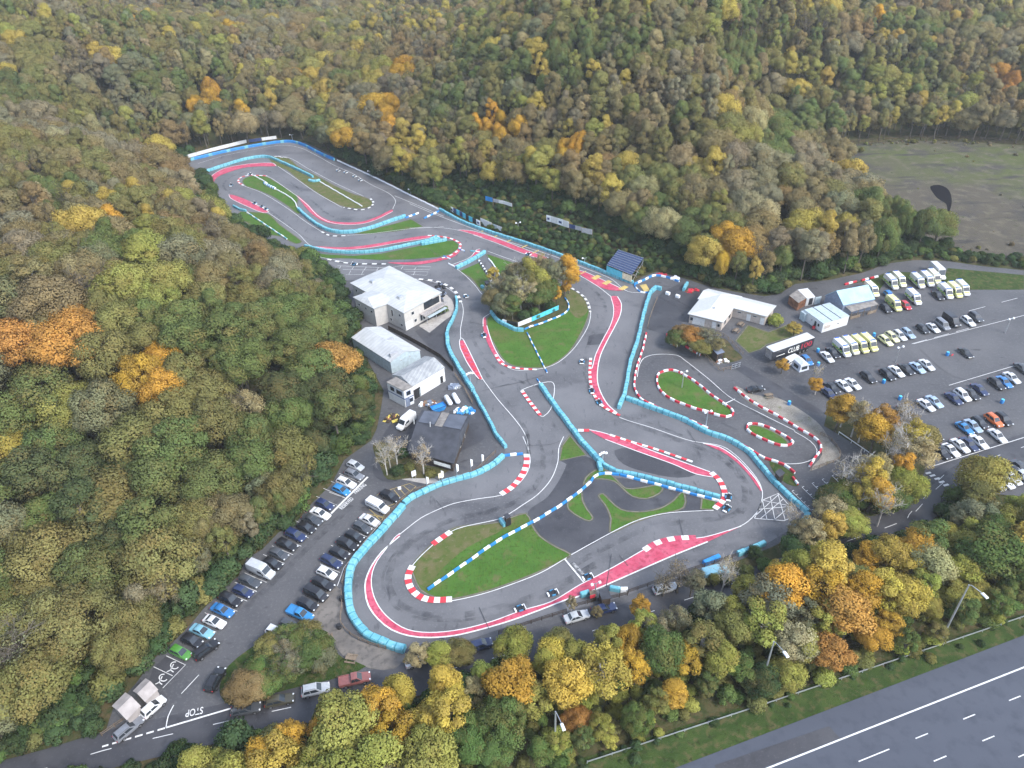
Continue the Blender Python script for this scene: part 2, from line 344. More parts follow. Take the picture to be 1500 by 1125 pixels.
# ------------------------------------------------------------------ grass
edge = Ribbons()
def lawn(fr, *xy, mat='grass', z=.06, smooth=True):
    q = F(fr, *xy); edge.add(q, .55, z+.012, 0, smooth, True); edge.add(q, .3, z+.02, 1, smooth, True)
    return patch('lawn', q, z, M(mat), smooth)
lawn('A',540,185,640,195,700,240,800,290,900,345,1000,390,1080,415,1110,440,1095,460,1050,470,970,465,900,440,800,380,700,310,640,260,580,235, mat='worn_grass')
lawn('A',400,310,460,290,520,295,570,320,640,365,690,400,700,425,690,460,720,490,700,500,640,455,560,405,480,370,410,345)
lawn('A',380,490,430,490,530,500,600,560,700,635,720,655,690,665,600,625,520,610,460,570,390,530)
lawn('A',1010,610,1090,590,1230,555,1320,530,1385,570,1250,595,1100,610, smooth=False)
patch('lawn', [at(*p) for p in ((447,367),(477,373),(517,375),(557,372),(597,364),(650,353),(664,353),(671,358),(671,364),(661,372),(640,377),(600,380),(557,381),(517,379),(470,378))], .06, M('grass'))
lawn('B',275,440,380,395,440,490,410,545,395,550,340,480, smooth=False)
lawn('B',420,345,590,400,600,430,560,500,515,500,470,430, smooth=False)
lawn('B',445,685,425,700,432,770,470,850,520,930,580,962,700,972,760,965,860,900,920,820,970,720,988,640,960,580,880,535,800,500,600,500,480,560,440,620)
patch('lawn_patch', F('B',830,545,880,540,955,585,982,650,930,700,880,660,870,600,840,640,800,640), .08, M('worn_grass'), True)
patch('verge', F('B',460,660,520,730,600,755,640,760,750,725,850,665,870,620,840,560,700,500,560,500,470,560), .085, M('leaf_litter'), True)
lawn('D',345,355,415,440,300,465,310,400, smooth=False)
lawn('D',590,587,650,585,740,572,752,590,735,610,680,632,620,622,580,590,540,556,480,545,430,550,405,575,415,540,455,508,490,500,540,540)
lawn('D',345,640,392,598,400,640,420,680,445,715,430,730,390,715,340,680,335,655)
lawn('D',470,620,490,610,520,640,570,680,650,690,740,675,800,640,840,600,845,670,720,705,620,740,545,775,520,778,525,720,500,660)
lawn('D',925,630,985,645,975,680,920,678, smooth=False)
lawn('E',650,470,880,440,1020,395,1050,450,1090,510,1180,570,1250,605,1220,630,1100,690,950,750,800,800,640,835,560,828,480,790,445,720,435,670,500,590,600,505)
patch('lawn_patch', F('E',650,475,880,445,980,415,900,480,720,570,580,690,500,780,455,730,440,675,505,595,600,510), .08, M('worn_grass'), True)
lawn('D',730,110,740,85,790,72,840,90,900,130,960,180,1050,240,1055,260,1030,270,960,250,860,220,770,180,735,140)
lawn('D',1130,330,1140,310,1180,315,1250,345,1300,380,1295,395,1240,385,1160,350)
lawn('H',930,500,1050,540,1150,500,1240,530,1200,560,1040,610,1000,640,935,660,860,590, smooth=False, mat='worn_grass')
patch('gravel', F('H',860,850,960,900,1100,920,1250,1000,1350,1080,1400,1180,1300,1150,1130,1050,960,960,880,900), .05, M('gravel'), True)
patch('verge', F('H',470,590,560,560,700,560,800,580,850,640,900,690,780,720,700,690,560,620), .05, M('leaf_litter'), True)
patch('verge', F('J',400,240,440,90,560,110,680,190,905,290,960,470,930,560,830,660,760,730,600,740,470,720,370,690,440,520,600,520,740,468,640,385,480,285), .03, M('leaf_litter'))
patch('verge', F('J',320,490,480,420,490,390,440,330,380,300,390,400,350,450), .058, M('gravel'), True)
patch('verge', F('J',100,430,230,500,260,570,200,560,130,500), .05, M('verge_grass'), True)
patch('verge', F('I',1000,230,1060,90,1500,130,1500,215,1180,215), .03, M('verge_grass'))
patch('verge', F('I',470,190,640,140,720,110,1000,120,1040,170,900,150,700,170,660,220,560,170), .03, M('verge_grass'))
# island with bush, paths and pavements on the left
patch('verge', F('G',560,740,600,640,760,520,900,460,1000,450,1080,480,1110,560,1150,600,1260,640,1140,690,950,735,700,800,610,825,570,790), .06, M('verge_grass'), True)
patch('path', F('G',1110,250,1150,320,1140,440,1190,500,1320,550,1450,580,1400,650,1280,650,1150,590,1090,500,1010,450,960,420,1010,360), .055, M('dirt_path'), True)
patch('path', F('R',1230,500,1290,520,1350,580,1385,680,1370,740,1340,780,1100,930,950,890,1100,820,1280,740), .07, M('pale_concrete'))
patch('path', F('R',950,900,1110,800,1330,770,1250,840,1140,930,1075,980), .08, M('pale_concrete'))
patch('path', F('N',430,890,440,850,560,800,760,900,800,920,640,930), .05, M('pale_concrete'))
patch('verge', F('N',170,560,300,560,480,640,560,730,700,770,870,780,860,810,760,860,620,880,500,880,300,890,230,760,180,660), .06, M('leaf_litter'), True)
patch('verge', [at(*p) for p in ((1010,862),(1040,838),(1090,818),(1140,797),(1180,775),(1200,768),(1250,770),(1240,786),(1180,805),(1100,832))], .053, M('leaf_litter'), True)
edge.build('lawn_edge', ['worn_grass', 'dirt_path'])
# ------------------------------------------------------------------ red run-offs
def red(p, z=.1, sm=True): return patch('red_run_off', p, z, M('red_paint'), sm)
red(F('A',210,310,240,280,300,250,400,230,480,222,560,222,580,238,480,240,400,248,310,275,255,300,232,330))
red(F('A',320,395,360,402,440,435,540,490,510,495,420,460,330,415))
red(F('A',695,400,750,445,810,505,870,537,950,548,1050,544,1130,518,1215,478,1220,488,1130,533,1050,556,950,560,860,548,790,512,740,462))
red(F('A',800,680,950,685,1100,670,1300,635,1420,620,1425,632,1250,658,1100,685,950,697,850,692))
red([at(*p) for p in ((568,385),(610,384),(650,377),(668,369),(674,360),(676,364),(667,375),(650,381),(610,388))])
red(F('B',245,410,330,370,370,325,386,322,382,345,320,388,262,415))
red(F('B',270,215,350,222,500,270,640,325,760,370,740,378,620,340,480,285,350,240))
red(F('B',905,432,960,445,1060,490,1180,545,1100,545,1030,520,950,468,915,448))
r9l = F('B',1105,580,1120,640,1118,690,1100,745,1060,820,1022,900,1002,975)+F('D',437,60,437,130,452,180,490,225,530,254)
r9r = F('D',552,256,512,220,482,170,466,120,467,60)+F('B',1050,900,1090,815,1130,740,1157,680,1163,620,1142,580)
red(r9l+r9r)
red(F('B',405,700,416,690,422,740,450,830,490,910,520,942,500,955,462,900,422,820,404,745))
red(F('C',724,525,745,522,800,630,850,733,830,730,770,650,728,565))
red(F('D',430,330,480,340,560,365,700,420,850,475,960,515,975,538,900,525,800,482,650,428,500,372))
red(F('D',930,390,1000,405,1070,450,1130,510,1170,560,1190,600,1178,595,1140,540,1080,475,1010,425))
rt = F('D',1097,754,960,796,900,806,800,806,730,825,660,862,560,920,440,985)+F('E',1300,762,1150,850,1000,895,850,950,700,990,560,1008,450,1003,380,980,300,920,250,850,226,770,230,700,255,640,300,580,345,520,372,498)
ro = F('E',372,512,330,547,280,592,230,660,196,740,194,800,210,870,260,940,330,995,420,1026,520,1035,650,1025,800,990,950,945,1100,890,1250,832)+F('D',330,1082,480,1022,640,952,800,882,950,822)
red(smooth_path(rt, step=1)+smooth_path(ro, step=1), sm=False)
for k, q in ((.22, rt), (.34, ro), (.25, r9l), (.3, r9r)): wl.add(q, k, .12)
for q in (F('D',430,330,480,340,560,365,700,420,850,475,960,515), F('D',500,372,650,428,800,482,900,525,975,538), F('D',930,390,1000,405,1070,450,1130,510,1170,560,1190,600), F('A',210,310,240,280,300,250,400,230,480,222,560,222,580,238),
          F('A',320,395,330,415,420,460,510,495,540,490,440,435), F('A',690,400,750,450,810,512,870,545,950,560,1050,556,1130,533,1220,488), F('A',780,680,950,698,1100,686,1250,660,1425,632), F('B',240,408,265,420,320,390,383,345), F('B',235,405,330,366,370,322,388,318),
          F('B',265,213,350,220,500,268,640,322,770,370), F('B',350,242,480,288,620,343,740,380), F('B',905,430,960,443,1060,488,1200,553), F('B',905,448,1030,522,1105,580), F('B',404,745,405,700,418,688,445,672), F('B',424,740,452,830,492,910,522,942), F('C',728,565,724,525,735,508,748,522,802,630,852,735), F('C',728,565,770,650,830,732,852,735)):
    wl.add(q, .26, .12)
# ------------------------------------------------------------------ white lines
W = lambda q, w=.2, **k: wl.add(q, w, .14, **k)
W(F('E',1005,0,1030,60,1042,110,1038,160,1005,220,950,270,890,303,780,320,650,345,560,380,480,420,420,465,370,505))
W(F('E',1215,0,1190,60,1185,130,1150,220,1080,300,1000,355,940,395,880,425,700,465,630,492,540,560,440,660,415,720,420,765,445,810,490,838,560,850,640,846,800,810,950,760,1100,700,1230,625))
W(F('D',350,880,430,835,560,765,650,725,750,700,850,690,975,685)); W(F('D',323,900,405,1000), .4, smooth=False)
W(F('D',560,275,600,290,700,320,800,355,880,380,1010,402,1070,440,1130,500,1175,560,1190,605,1185,650,1160,700,1110,745,1040,775))
W(F('B',890,535,960,580,992,640,985,730,930,830,880,890,820,940,760,968,700,980,580,985,520,958)); W(F('B',0,205,120,200,250,213,400,255)); W(F('B',0,70,150,133,300,190,480,258,640,310,800,362,960,425,1100,480,1200,553,1300,560)); W(F('B',430,332,520,365,620,400))
W(F('B',0,478,40,485,130,500,200,530,245,560,280,600,295,660,280,760,280,810)); W(F('C',852,735,930,840,1040,970,1090,1050,1105,1125))
W(F('B',220,400,300,460,360,520,400,570,420,570)); W(F('C',1065,795,1100,780,1180,755,1230,750,1245,770,1240,840,1225,900,1185,940,1165,935), .22)
W(F('H',290,800,300,740,330,690,400,670,520,675,560,700,700,810,830,920,1000,1010,1200,1110)); W(F('D',1330,338,1400,380,1430,420,1410,460,1340,480,1270,475,1180,440,1060,390))
W(F('D',1015,220,1070,195), .3, smooth=False)
W(F('A',150,225,300,180,450,150,600,125,700,135,800,180,900,235,1000,280,1100,340,1200,390,1235,430,1220,475)); W(F('A',1230,402,1370,460,1500,515)); W(F('A',540,183,640,190,760,255,900,330,1060,405))
W(F('A',590,240,700,315,800,385,940,465)); W(F('A',520,290,560,310,690,400)); W(F('A',385,335,410,350,500,385,640,470,750,550,830,600)); W(F('A',530,490,700,610,760,670,810,690)); W(F('A',970,620,1100,610,1300,585,1500,572)); W(F('A',380,540,523,630)); W(F('A',760,725,850,745,950,765))
for q in (F('R',-50,165,300,180,580,192), F('R',20,212,450,218), F('R',60,275,280,272), F('R',740,163,1095,178,1075,215,760,208), F('R',780,232,1062,240,1040,282,850,272), F('R',600,190,740,163)): W(q, .14, smooth=False)
for x, y in ((0,165),(155,172),(305,180),(455,187),(755,170),(915,180)): W(F('R',x,y,x-25,y+38), .14, smooth=False)
for x, y in ((115,225),(270,225),(900,235)): W(F('R',x,y,x-22,y+45), .14, smooth=False)
bx = F('D',1155,720,1190,640,1260,610,1345,705,1285,730)
W(bx+[bx[0]], .2, smooth=False)
for q in (F('D',1173,680,1310,668), F('D',1190,640,1305,664), F('D',1190,640,1210,725), F('D',1225,626,1245,728), F('D',1258,612,1290,728), F('D',1160,708,1262,614), F('D',1180,722,1280,636), F('D',1240,728,1310,668)): W(q, .16, smooth=False)
# bays of the left car park
for x, y in ((485,515),(435,570),(385,620),(340,670),(290,722),(237,775),(125,890),(68,945),(605,372),(560,420),(650,328),(700,280)): W(F('M',x,y,x-130,y-55), .11, smooth=False)
for x, y in ((690,662),(640,716),(595,765),(575,830),(550,912),(745,615),(790,565)): W(F('M',x,y,x-120,y-52), .11, smooth=False)
for x, y in ((785,240),(738,285),(692,330),(645,378),(545,478),(595,430)): W(F('G',x,y,x-105,y-45), .11, smooth=False)
W(F('M',522,470,745,247), .55, smooth=False); W(F('M',560,912,600,800,790,565,985,375), .14, smooth=False)
W(F('M',510,340,605,375), .12, smooth=False)
W(F('G',462,682,378,772), .15, smooth=False); W(F('G',342,826,315,880,305,934), .2); W(F('G',305,934,615,842), .35, smooth=False); W(F('G',300,936,0,1025), .28, smooth=False, dash=(1.1,1.8))
dark = [patch('parking_bay', F('Z',780,10,990,110,740,365,590,270,640,130), .06, M('dark_tarmac'))]
W(F('Z',780,10,990,110,740,365), .14, smooth=False); W(F('Z',640,130,850,230), .12, smooth=False)
for cx_, cy_ in ((880,115),(755,250)):
    W([at(*px('Z',cx_+45*math.cos(a*.5)-8, cy_+38*math.sin(a*.5))) for a in range(1, 11)], .22); W(F('Z',cx_-20,cy_-15,cx_-55,cy_+50,cx_-95,cy_+70), .22); W(F('Z',cx_-55,cy_+50,cx_-20,cy_+75), .2)
# right car park lines
for q, d in ((F('I',860,530,1500,365),(9,10)), (F('I',1065,770,1500,640),(8,10)), (F('I',850,530,1180,440),(5,8)), (F('I',1180,340,1500,255),(6,12))): W(q, .14, smooth=False, dash=d)
W(F('J',960,475,1500,305), .2, smooth=False)
for x in (225,280,335,390,445): 
    a, b = px('J',x,600-(x-225)*.385), px('J',x+105,705-(x-225)*.385); k = 5
    for i in range(k+1):
        t = i/k; W([at(a[0]+(b[0]-a[0])*t, a[1]+(b[1]-a[1])*t), at(a[0]+(b[0]-a[0])*t+3, a[1]+(b[1]-a[1])*t-1.2)], .14, smooth=False)
    W([at(*a), at(*b)], .1, smooth=False)
wl.build('road_markings', ['white_paint'])
yl = Ribbons()
for q in (F('M',755,445,800,480,870,500), F('M',740,470,870,505), F('M',820,410,900,440), F('M',880,325,1000,287,1040,305,940,395), F('M',905,325,945,375), F('M',935,315,975,358), F('M',965,303,1005,335), F('M',780,470,825,515), F('M',830,440,910,410), F('M',850,470,830,510), F('M',800,360,850,320)): yl.add(q, .13, .13, smooth=False)
yl.build('road_markings', ['yellow_paint'])
for i, (x, y) in enumerate(((420,205),(490,235),(560,262),(640,295),(700,325),(880,395),(960,440),(1030,462),(1090,490),(1180,520))):
    patch('road_markings', F('B',x,y,x+24,y+9,x-10,y+28,x-34,y+18) if i > 6 else F('B',x+6,y,x+12,y+3,x-22,y+20,x-28,y+17), .15, M('yellow_paint'))
patch('road_markings', F('V',640,570,720,555,770,640,700,650), .15, M('yellow_paint'))
# ------------------------------------------------------------------ kerbs
kb = Ribbons()
def kerb(q, w, s, ms=(0, 1), z=.16): kb.add(q, w, z, stripe=s, ms=ms, step=.6)
kerb(F('E',1024,90,1024,140,1000,200,950,260,888,300), 1.6, 1.1); kerb(F('E',635,490,590,520,540,555), 1.5, 1.2); kerb(F('E',438,665,416,710,416,750,440,797,490,832,550,842,640,838), 1.6, 1.1)
kerb(F('D',380,333,430,333), 1.2, 1.3); kerb(F('D',520,352,620,385,720,415,885,472), .8, 1.3); kerb(F('D',965,518,1000,550,1020,590,1025,630,1005,655,980,678), 1.5, 1.1)
kerb(F('D',436,15,432,80,440,150,465,200,500,235,565,268), .9, 1.0); kerb(F('D',133,158,170,210,216,268), 1.1, .9); kerb(F('D',670,860,720,830,780,812,830,806,905,804), 1.5, 1.4, (0, 2))
kerb(F('D',18,0,35,28,60,48,110,60,200,66), .8, 1.1); kerb(F('C',735,540,790,645,842,735), .9, 1.1, (2, 1)); kerb(F('B',890,535,930,560,970,600,992,665), .8, 1.2, (0, 3))
kerb(F('A',1098,418,1114,440,1095,466,1045,480,950,466), .9, 1.4, (0, 3)); kerb(F('A',400,345,372,325,385,302,430,290,530,293), .9, 1.5, (0, 1)); kerb(F('A',590,185,650,195,540,183), .6, 1.5, (0, 3))
kerb(F('B',100,245,160,250,220,260,278,290,270,322,230,352,170,372), .9, 1.4); kerb(F('C',0,75,60,90,150,100,320,102), .9, 1.6, (0, 3)); kerb(F('C',500,185,570,192,640,212,700,252,732,312), 1.1, 1.5, (0, 3)); kerb(F('A',830,600,880,622,960,622), .8, 1.5, (0, 3))

kb.build('kerb', ['white_paint', 'red_kerb', 'red_paint', 'tarmac'])
# rubbered-in racing line and old repairs
tm = Ribbons()
for q, w in ((F('E',1406,640,1200,760,1000,845,800,900,640,925,480,910,370,860,320,780,320,700,380,600,480,510,640,430,820,390,980,330,1080,240,1110,120,1080,20), 1.6), (F('E',1406,660,1200,785,1000,870,800,930,640,950,470,935,350,880,290,790,290,700,350,600,460,500), .7),
             (F('D',165,440,150,330,60,200,-40,60), 1.2), (F('D',600,300,800,370,960,430,1060,500,1110,580,1105,660,1050,710,900,730,700,760,520,840,350,930), 1.5), (F('D',640,280,850,360,1020,440,1110,540,1140,620,1100,700), .8), (F('D',420,20,420,120,460,200,560,275,700,330), 1.0),
             (F('B',330,600,340,700,345,800,400,900,520,1010,640,1060), 1.2), (F('B',1010,1125,960,960,1000,800,1070,690,1060,600,960,500), 1.3), (F('B',900,480,760,400,600,345,400,280,200,230), 1.2), (F('A',1200,440,1150,510,1020,530,900,520,800,450,700,360,580,280,450,260,330,300,290,350,340,390,480,440,620,540,760,640,900,660,1100,640,1400,600), 1.1),
             (F('H',420,340,520,400,560,470,480,540), 1), (F('H',460,330,560,380,620,420), .8), (F('M',0,1050,200,860,420,640,650,420), 1.6), (F('M',-60,1000,140,800,360,590,600,350), 1.2), (F('J',1200,420,900,620,800,720), 1), (F('H',330,760,420,690,540,700,700,830,900,960,1100,1080), 1.0)):
    tm.add(q, w, .17)
tm.build('tyre_marks', ['tyre_marks'])
ck = Ribbons()
for q in (F('D',825,722,842,798), F('D',560,880,600,930), F('E',560,330,600,380), F('E',780,880,830,990), F('E',1100,480,1060,400), F('B',330,720,420,740), F('B',640,1000,660,1060,760,1090), F('D',40,140,130,120,230,90), F('D',160,400,260,395,300,380), F('B',960,620,1080,640), F('C',560,20,640,80), F('A',1240,480,1400,570), F('D',860,330,900,390), F('M',560,620,680,690), F('I',560,600,900,700), F('I',900,560,1060,700,1240,760), F('I',640,330,820,420), F('C',850,800,1000,760), F('C',760,300,900,290), F('D',1010,300,1080,330), F('K',330,300,360,120)):
    ck.add(q, .13, .175)
ck.build('tarmac_joint', ['dark_tarmac'])
# lettering painted on the tarmac and on boards
def lettering(txt, org, ux, h, mat, name='road_lettering', parent=None, z=.16, squeeze=None, up=None):
    """flat text: org = start of baseline, ux = end of baseline (ground points), h = letter height; up = vertical for boards"""
    cu = bpy.data.curves.new(name, 'FONT'); cu.body = txt; cu.size = 1.0; cu.offset = .01
    o = bpy.data.objects.new(name, cu); C.objects.link(o); bpy.context.view_layer.update()
    wdt = max(.01, o.dimensions.x); cu.materials.append(M(mat))
    a, b = Vector(org), Vector(ux); xd = (b-a); L = xd.length; xd.normalize()
    yd = Vector(up).normalized() if up is not None else Vector((-xd.y, xd.x, 0)); zd = xd.cross(yd)
    sx, sy = L/wdt, h/.72
    m = Matrix(((xd.x*sx, yd.x*sy, zd.x, a.x), (xd.y*sx, yd.y*sy, zd.y, a.y), (xd.z*sx, yd.z*sy, zd.z, a.z+(0 if up is not None else z)), (0,0,0,1)))
    me = bpy.data.meshes.new_from_object(o); bpy.data.objects.remove(o)
    me.transform(m); q = link(name, me, [], parent)
    return q
def ground_text(txt, fr, x0, y0, x1, y1, h): tag(lettering(txt, at(*px(fr,x0,y0)), at(*px(fr,x1,y1)), h, 'white_paint'), kind='structure')
ground_text('STOP', 'Z', 1190, 570, 1000, 610, 1.25)
ground_text('RESERVED', 'M', 588, 448, 660, 382, 1.0); ground_text('PARKING', 'M', 672, 352, 738, 298, 1.0)
ground_text('START  FINISH', 'X', 275, 165, 425, 325, .55)
# ------------------------------------------------------------------ trees
def leaf_mat():
    m, nt, b = new_mat('foliage'); L = nt.links
    t = node(nt, 'ShaderNodeAttribute', attribute_type='INSTANCER', attribute_name='tint'); s = node(nt, 'ShaderNodeAttribute', attribute_name='shade')
    w = node(nt, 'ShaderNodeAttribute', attribute_name='warm')
    warm = mixc(nt, w.outputs['Fac'], t.outputs['Color'], (.25,.165,.06)); 
    v = node(nt, 'ShaderNodeVectorMath', operation='SCALE'); L.new(warm, v.inputs[0]); L.new(s.outputs['Fac'], v.inputs['Scale'])
    d = node(nt, 'ShaderNodeBsdfDiffuse'); tr = node(nt, 'ShaderNodeBsdfTranslucent'); mx = node(nt, 'ShaderNodeMixShader'); mx.inputs[0].default_value = .34
    L.new(v.outputs[0], d.inputs[0]); L.new(v.outputs[0], tr.inputs[0]); L.new(d.outputs[0], mx.inputs[1]); L.new(tr.outputs[0], mx.inputs[2]); L.new(mx.outputs[0], nt.nodes['Material Output'].inputs[0])
leaf_mat()
mottled('bark', (.09,.075,.06), [((.14,.125,.11), 1.5, .4,.65), ((.06,.06,.04), .7, .5,.7)], .95, .1)
mottled('pale_bark', (.42,.4,.37), [((.28,.26,.24), 1.2, .45,.65), ((.09,.08,.075), 2.5, .62,.72)], .9, .1)
def sph(n, r, up=-1.0):
    z = r.uniform(up, 1, n); a = r.uniform(0, 2*np.pi, n); q = np.sqrt(1-z*z); return np.stack([q*np.cos(a), q*np.sin(a), z], 1)
NRM = {}
def leaves_mesh(name, cen, nrm, size, shade, warm, r, aspect=1.0, extra=None):
    """many small leaf-spray faces: centre, facing, size"""
    n = len(cen); nrm = nrm/np.linalg.norm(nrm, axis=1, keepdims=True)
    h = r.normal(size=(n, 3)); u = np.cross(nrm, h); u /= np.linalg.norm(u, axis=1, keepdims=True)+1e-9; w = np.cross(nrm, u)
    s = size[:, None]; bend = nrm*s*.22
    v = np.stack([cen-u*s*.5*aspect-bend, cen-w*s*.38, cen+u*s*.55*aspect-bend, cen+w*s*.42+bend*.6], 1).reshape(-1, 3)
    f = np.arange(4*n).reshape(-1, 4); sh = np.repeat(shade, 4); wm = np.repeat(warm, 4)
    me = bpy.data.meshes.new(name); me.vertices.add(4*n); me.vertices.foreach_set('co', v.ravel().astype('f'))
    me.loops.add(4*n); me.loops.foreach_set('vertex_index', f.ravel().astype('i')); me.polygons.add(n)
    me.polygons.foreach_set('loop_start', (np.arange(n)*4).astype('i')); me.update()
    for k, a in (('shade', sh), ('warm', wm)):
        at_ = me.attributes.new(k, 'FLOAT', 'POINT'); at_.data.foreach_set('value', a.astype('f'))
    me.materials.append(M('foliage'))
    NRM[name+str(len(NRM))] = None
    return me
VN = {}
def crown_mesh(seed, kind):
    """crown of unit height 1 above the ground (scaled to metres later); leaf clumps on lumps spread over an uneven volume"""
    r = np.random.default_rng(seed)
    if kind == 'round': R, zc, rz, nb, br, nl, ls = 4.2, 6.6, 3.7, 40, (1.0,1.8), 400, (.16,.36)
    elif kind == 'oak': R, zc, rz, nb, br, nl, ls = 5.6, 6.6, 3.9, 62, (1.05,2.0), 410, (.17,.37)
    elif kind == 'tall': R, zc, rz, nb, br, nl, ls = 2.7, 8.0, 5.2, 30, (.75,1.35), 330, (.15,.32)
    elif kind == 'airy': R, zc, rz, nb, br, nl, ls = 3.1, 7.2, 4.8, 36, (.5,1.1), 210, (.14,.3)
    elif kind == 'twiggy': R, zc, rz, nb, br, nl, ls = 3.3, 7.4, 4.6, 40, (.6,1.1), 160, (.13,.26)
    elif kind == 'bare': R, zc, rz, nb, br, nl, ls = 3.0, 7.6, 4.6, 30, (.4,.9), 22, (.14,.26)
    else: R, zc, rz, nb, br, nl, ls = 2.2, 1.5, 1.5, 22, (.6,1.0), 120, (.18,.36)   # shrub
    d = sph(nb, r, -.62); rad = r.uniform(.45, 1, nb)**.6
    lean = r.normal(0, .25, 3)*(1,1,0); ell = np.array([R*r.uniform(.85,1.12), R*r.uniform(.85,1.12), rz])
    bc = d*ell*rad[:, None]*.82+np.array([0,0,zc])+lean
    taper = 1-.25*np.clip((bc[:, 2]-zc)/rz, 0, 1) if kind == 'tall' else 1
    bc[:, :2] *= np.asarray(taper).reshape(-1, 1) if kind == 'tall' else 1
    brr = r.uniform(*br, nb); cs, ns, ss, sh, wm, os_ = [], [], [], [], [], []
    for k in range(nb):
        n = int(nl*(brr[k]/np.mean(br))**1.6)+4; q = sph(n, r, -.75); rr = r.uniform(.62, 1.08, n)[:, None]
        st = np.array([1, 1, .85])
        cs.append(bc[k]+q*rr*brr[k]*st); ns.append(q+r.normal(0, .42, (n, 3))+np.array([0,0,.2])); os_.append(q); ss.append(r.uniform(*ls, n))
        b0 = r.uniform(.84, 1.14); sh.append(b0*r.uniform(.88, 1.14, n)); wm.append(np.clip((r.uniform(-.25, .42) if kind != 'shrub' else r.uniform(-.5, .12))+r.normal(0, .12, n), 0, .8))
    c, n_, s, h, w = map(np.concatenate, (cs, ns, ss, sh, wm))
    me = leaves_mesh(kind+'_crown', c, n_, s, h, w, r)
    ctr = np.array([0, 0, zc-rz*.25]); oc = c-ctr; oc /= np.linalg.norm(oc, axis=1, keepdims=True)
    vn = np.concatenate(os_)*.85+oc*.5+r.normal(0, .16, c.shape); vn /= np.linalg.norm(vn, axis=1, keepdims=True)
    vn = np.repeat(vn, 4, 0); me.normals_split_custom_set_from_vertices(vn.tolist()); VN[me.name] = vn
    return me, bc
def twig_faces(b, p, d, L, w, depth, r, m=0):
    """forking bare branches as thin three-sided tapering tubes"""
    d = d/np.linalg.norm(d); e = p+d*L; b.tube([p, (p+e)/2+r.normal(0, .04*L, 3), e], [w, w*.75, w*.45], 3, m, cap=False)
    if depth == 0: return
    for k in range(3 if depth > 1 else 4):
        t = r.uniform(.45, 1); nd = d*.75+r.normal(0, .42, 3)+np.array([0,0,.22]); twig_faces(b, p+d*L*t, nd, L*r.uniform(.55,.75), w*.5, depth-1, r, m)
def trunk_mesh(seed, kind, bc):
    r = np.random.default_rng(seed+50); b = MB(); top = {'round':6.0,'oak':6.0,'tall':9.5,'airy':8.5,'twiggy':8.5,'bare':8.5,'shrub':1.0}[kind]; w = .34 if kind in ('round','oak') else .2 if kind != 'shrub' else .09
    b.tube([(0,0,-.4), (r.normal(0,.05), r.normal(0,.05), 1), (r.normal(0,.15), r.normal(0,.15), top*.55), (r.normal(0,.3), r.normal(0,.3), top)], [w*1.3, w, w*.75, w*.25], 6)
    for k in r.choice(len(bc), min(len(bc), 6 if kind in ('round','tall','shrub') else 12), replace=False):
        t = bc[k]; z0 = max(top*.3, min(top*.85, t[2]*.6)); mid = np.array([t[0]*.45, t[1]*.45, z0+(t[2]-z0)*.6])
        b.tube([(0,0,z0), mid, t], [w*.45, w*.28, w*.1], 4, cap=False)
        if kind in ('bare', 'twiggy'):
            for j in range(4 if kind == 'bare' else 2): twig_faces(b, t if j % 2 else mid, r.normal(0, .5, 3)+np.array([0,0,.8]), r.uniform(1.1, 1.7), .045, 2, r)
    return b.mesh('trunk')
KIN = {}
for kind, cnt in (('round',4),('oak',3),('tall',4),('airy',3),('twiggy',3),('bare',2),('shrub',2)):
    KIN[kind] = []
    for k in range(cnt):
        cm, bc = crown_mesh(hash_ := (len(kind)*31+k*7+3), kind); tm_ = trunk_mesh(hash_, kind, bc)
        tp = tm_.copy(); tm_.materials.append(M('bark')); tp.materials.append(M('pale_bark')); KIN[kind].append((cm, tm_, tp))
# palette: name -> albedo
PAL = {'amber':(.58,.36,.06),'orange':(.5,.265,.075),'golden':(.52,.41,.09),'yellow green':(.33,.34,.085),'olive':(.225,.225,.078),'mid green':(.125,.19,.06),'dark green':(0.072,0.118,0.050),
       'grey green':(0.210,0.228,0.138),'russet brown':(0.288,0.204,0.096),'dull brown':(0.264,0.222,0.114),'grey brown':(0.270,0.246,0.168),'pale buff':(0.408,0.360,0.198)}
def jit(c, r, a=.16):
    k = r.uniform(1-a, 1+a); return [float(min(1, x*k*r.uniform(.93, 1.07))) for x in c]
def put_tree(x, y, z, kind, var, height, width, pal, label=None, group=None, pale=False, name=None, tint=None, rot=None):
    cm, tb, tp = KIN[kind][var % len(KIN[kind])]; H0 = 11.0 if kind != 'shrub' else 3.0; W0 = {'round':4.2,'oak':5.6,'tall':2.7,'airy':3.1,'twiggy':3.3,'bare':3.0,'shrub':2.2}[kind]*2.1
    nm = name or {'round':'broadleaf_tree','oak':'oak_tree','tall':'broadleaf_tree','airy':'birch_tree' if pale else 'broadleaf_tree','twiggy':'broadleaf_tree','bare':'bare_tree','shrub':'shrub'}[kind]
    e = empty(nm, (x, y, z), rot if rot is not None else random.uniform(0, 6.28), label, 'shrub' if kind == 'shrub' else 'tree', group); e.scale = (width/W0, width/W0, height/H0)
    a = bpy.data.objects.new('crown', cm); C.objects.link(a); a.parent = e; t = tint or jit(PAL[pal], np.random.default_rng(int(abs(x*31+y*17)*10)))
    a['tint'] = [t[0], t[1], t[2], 1.0]
    b = bpy.data.objects.new('trunk', tp if pale else tb); C.objects.link(b); b.parent = e
    return e
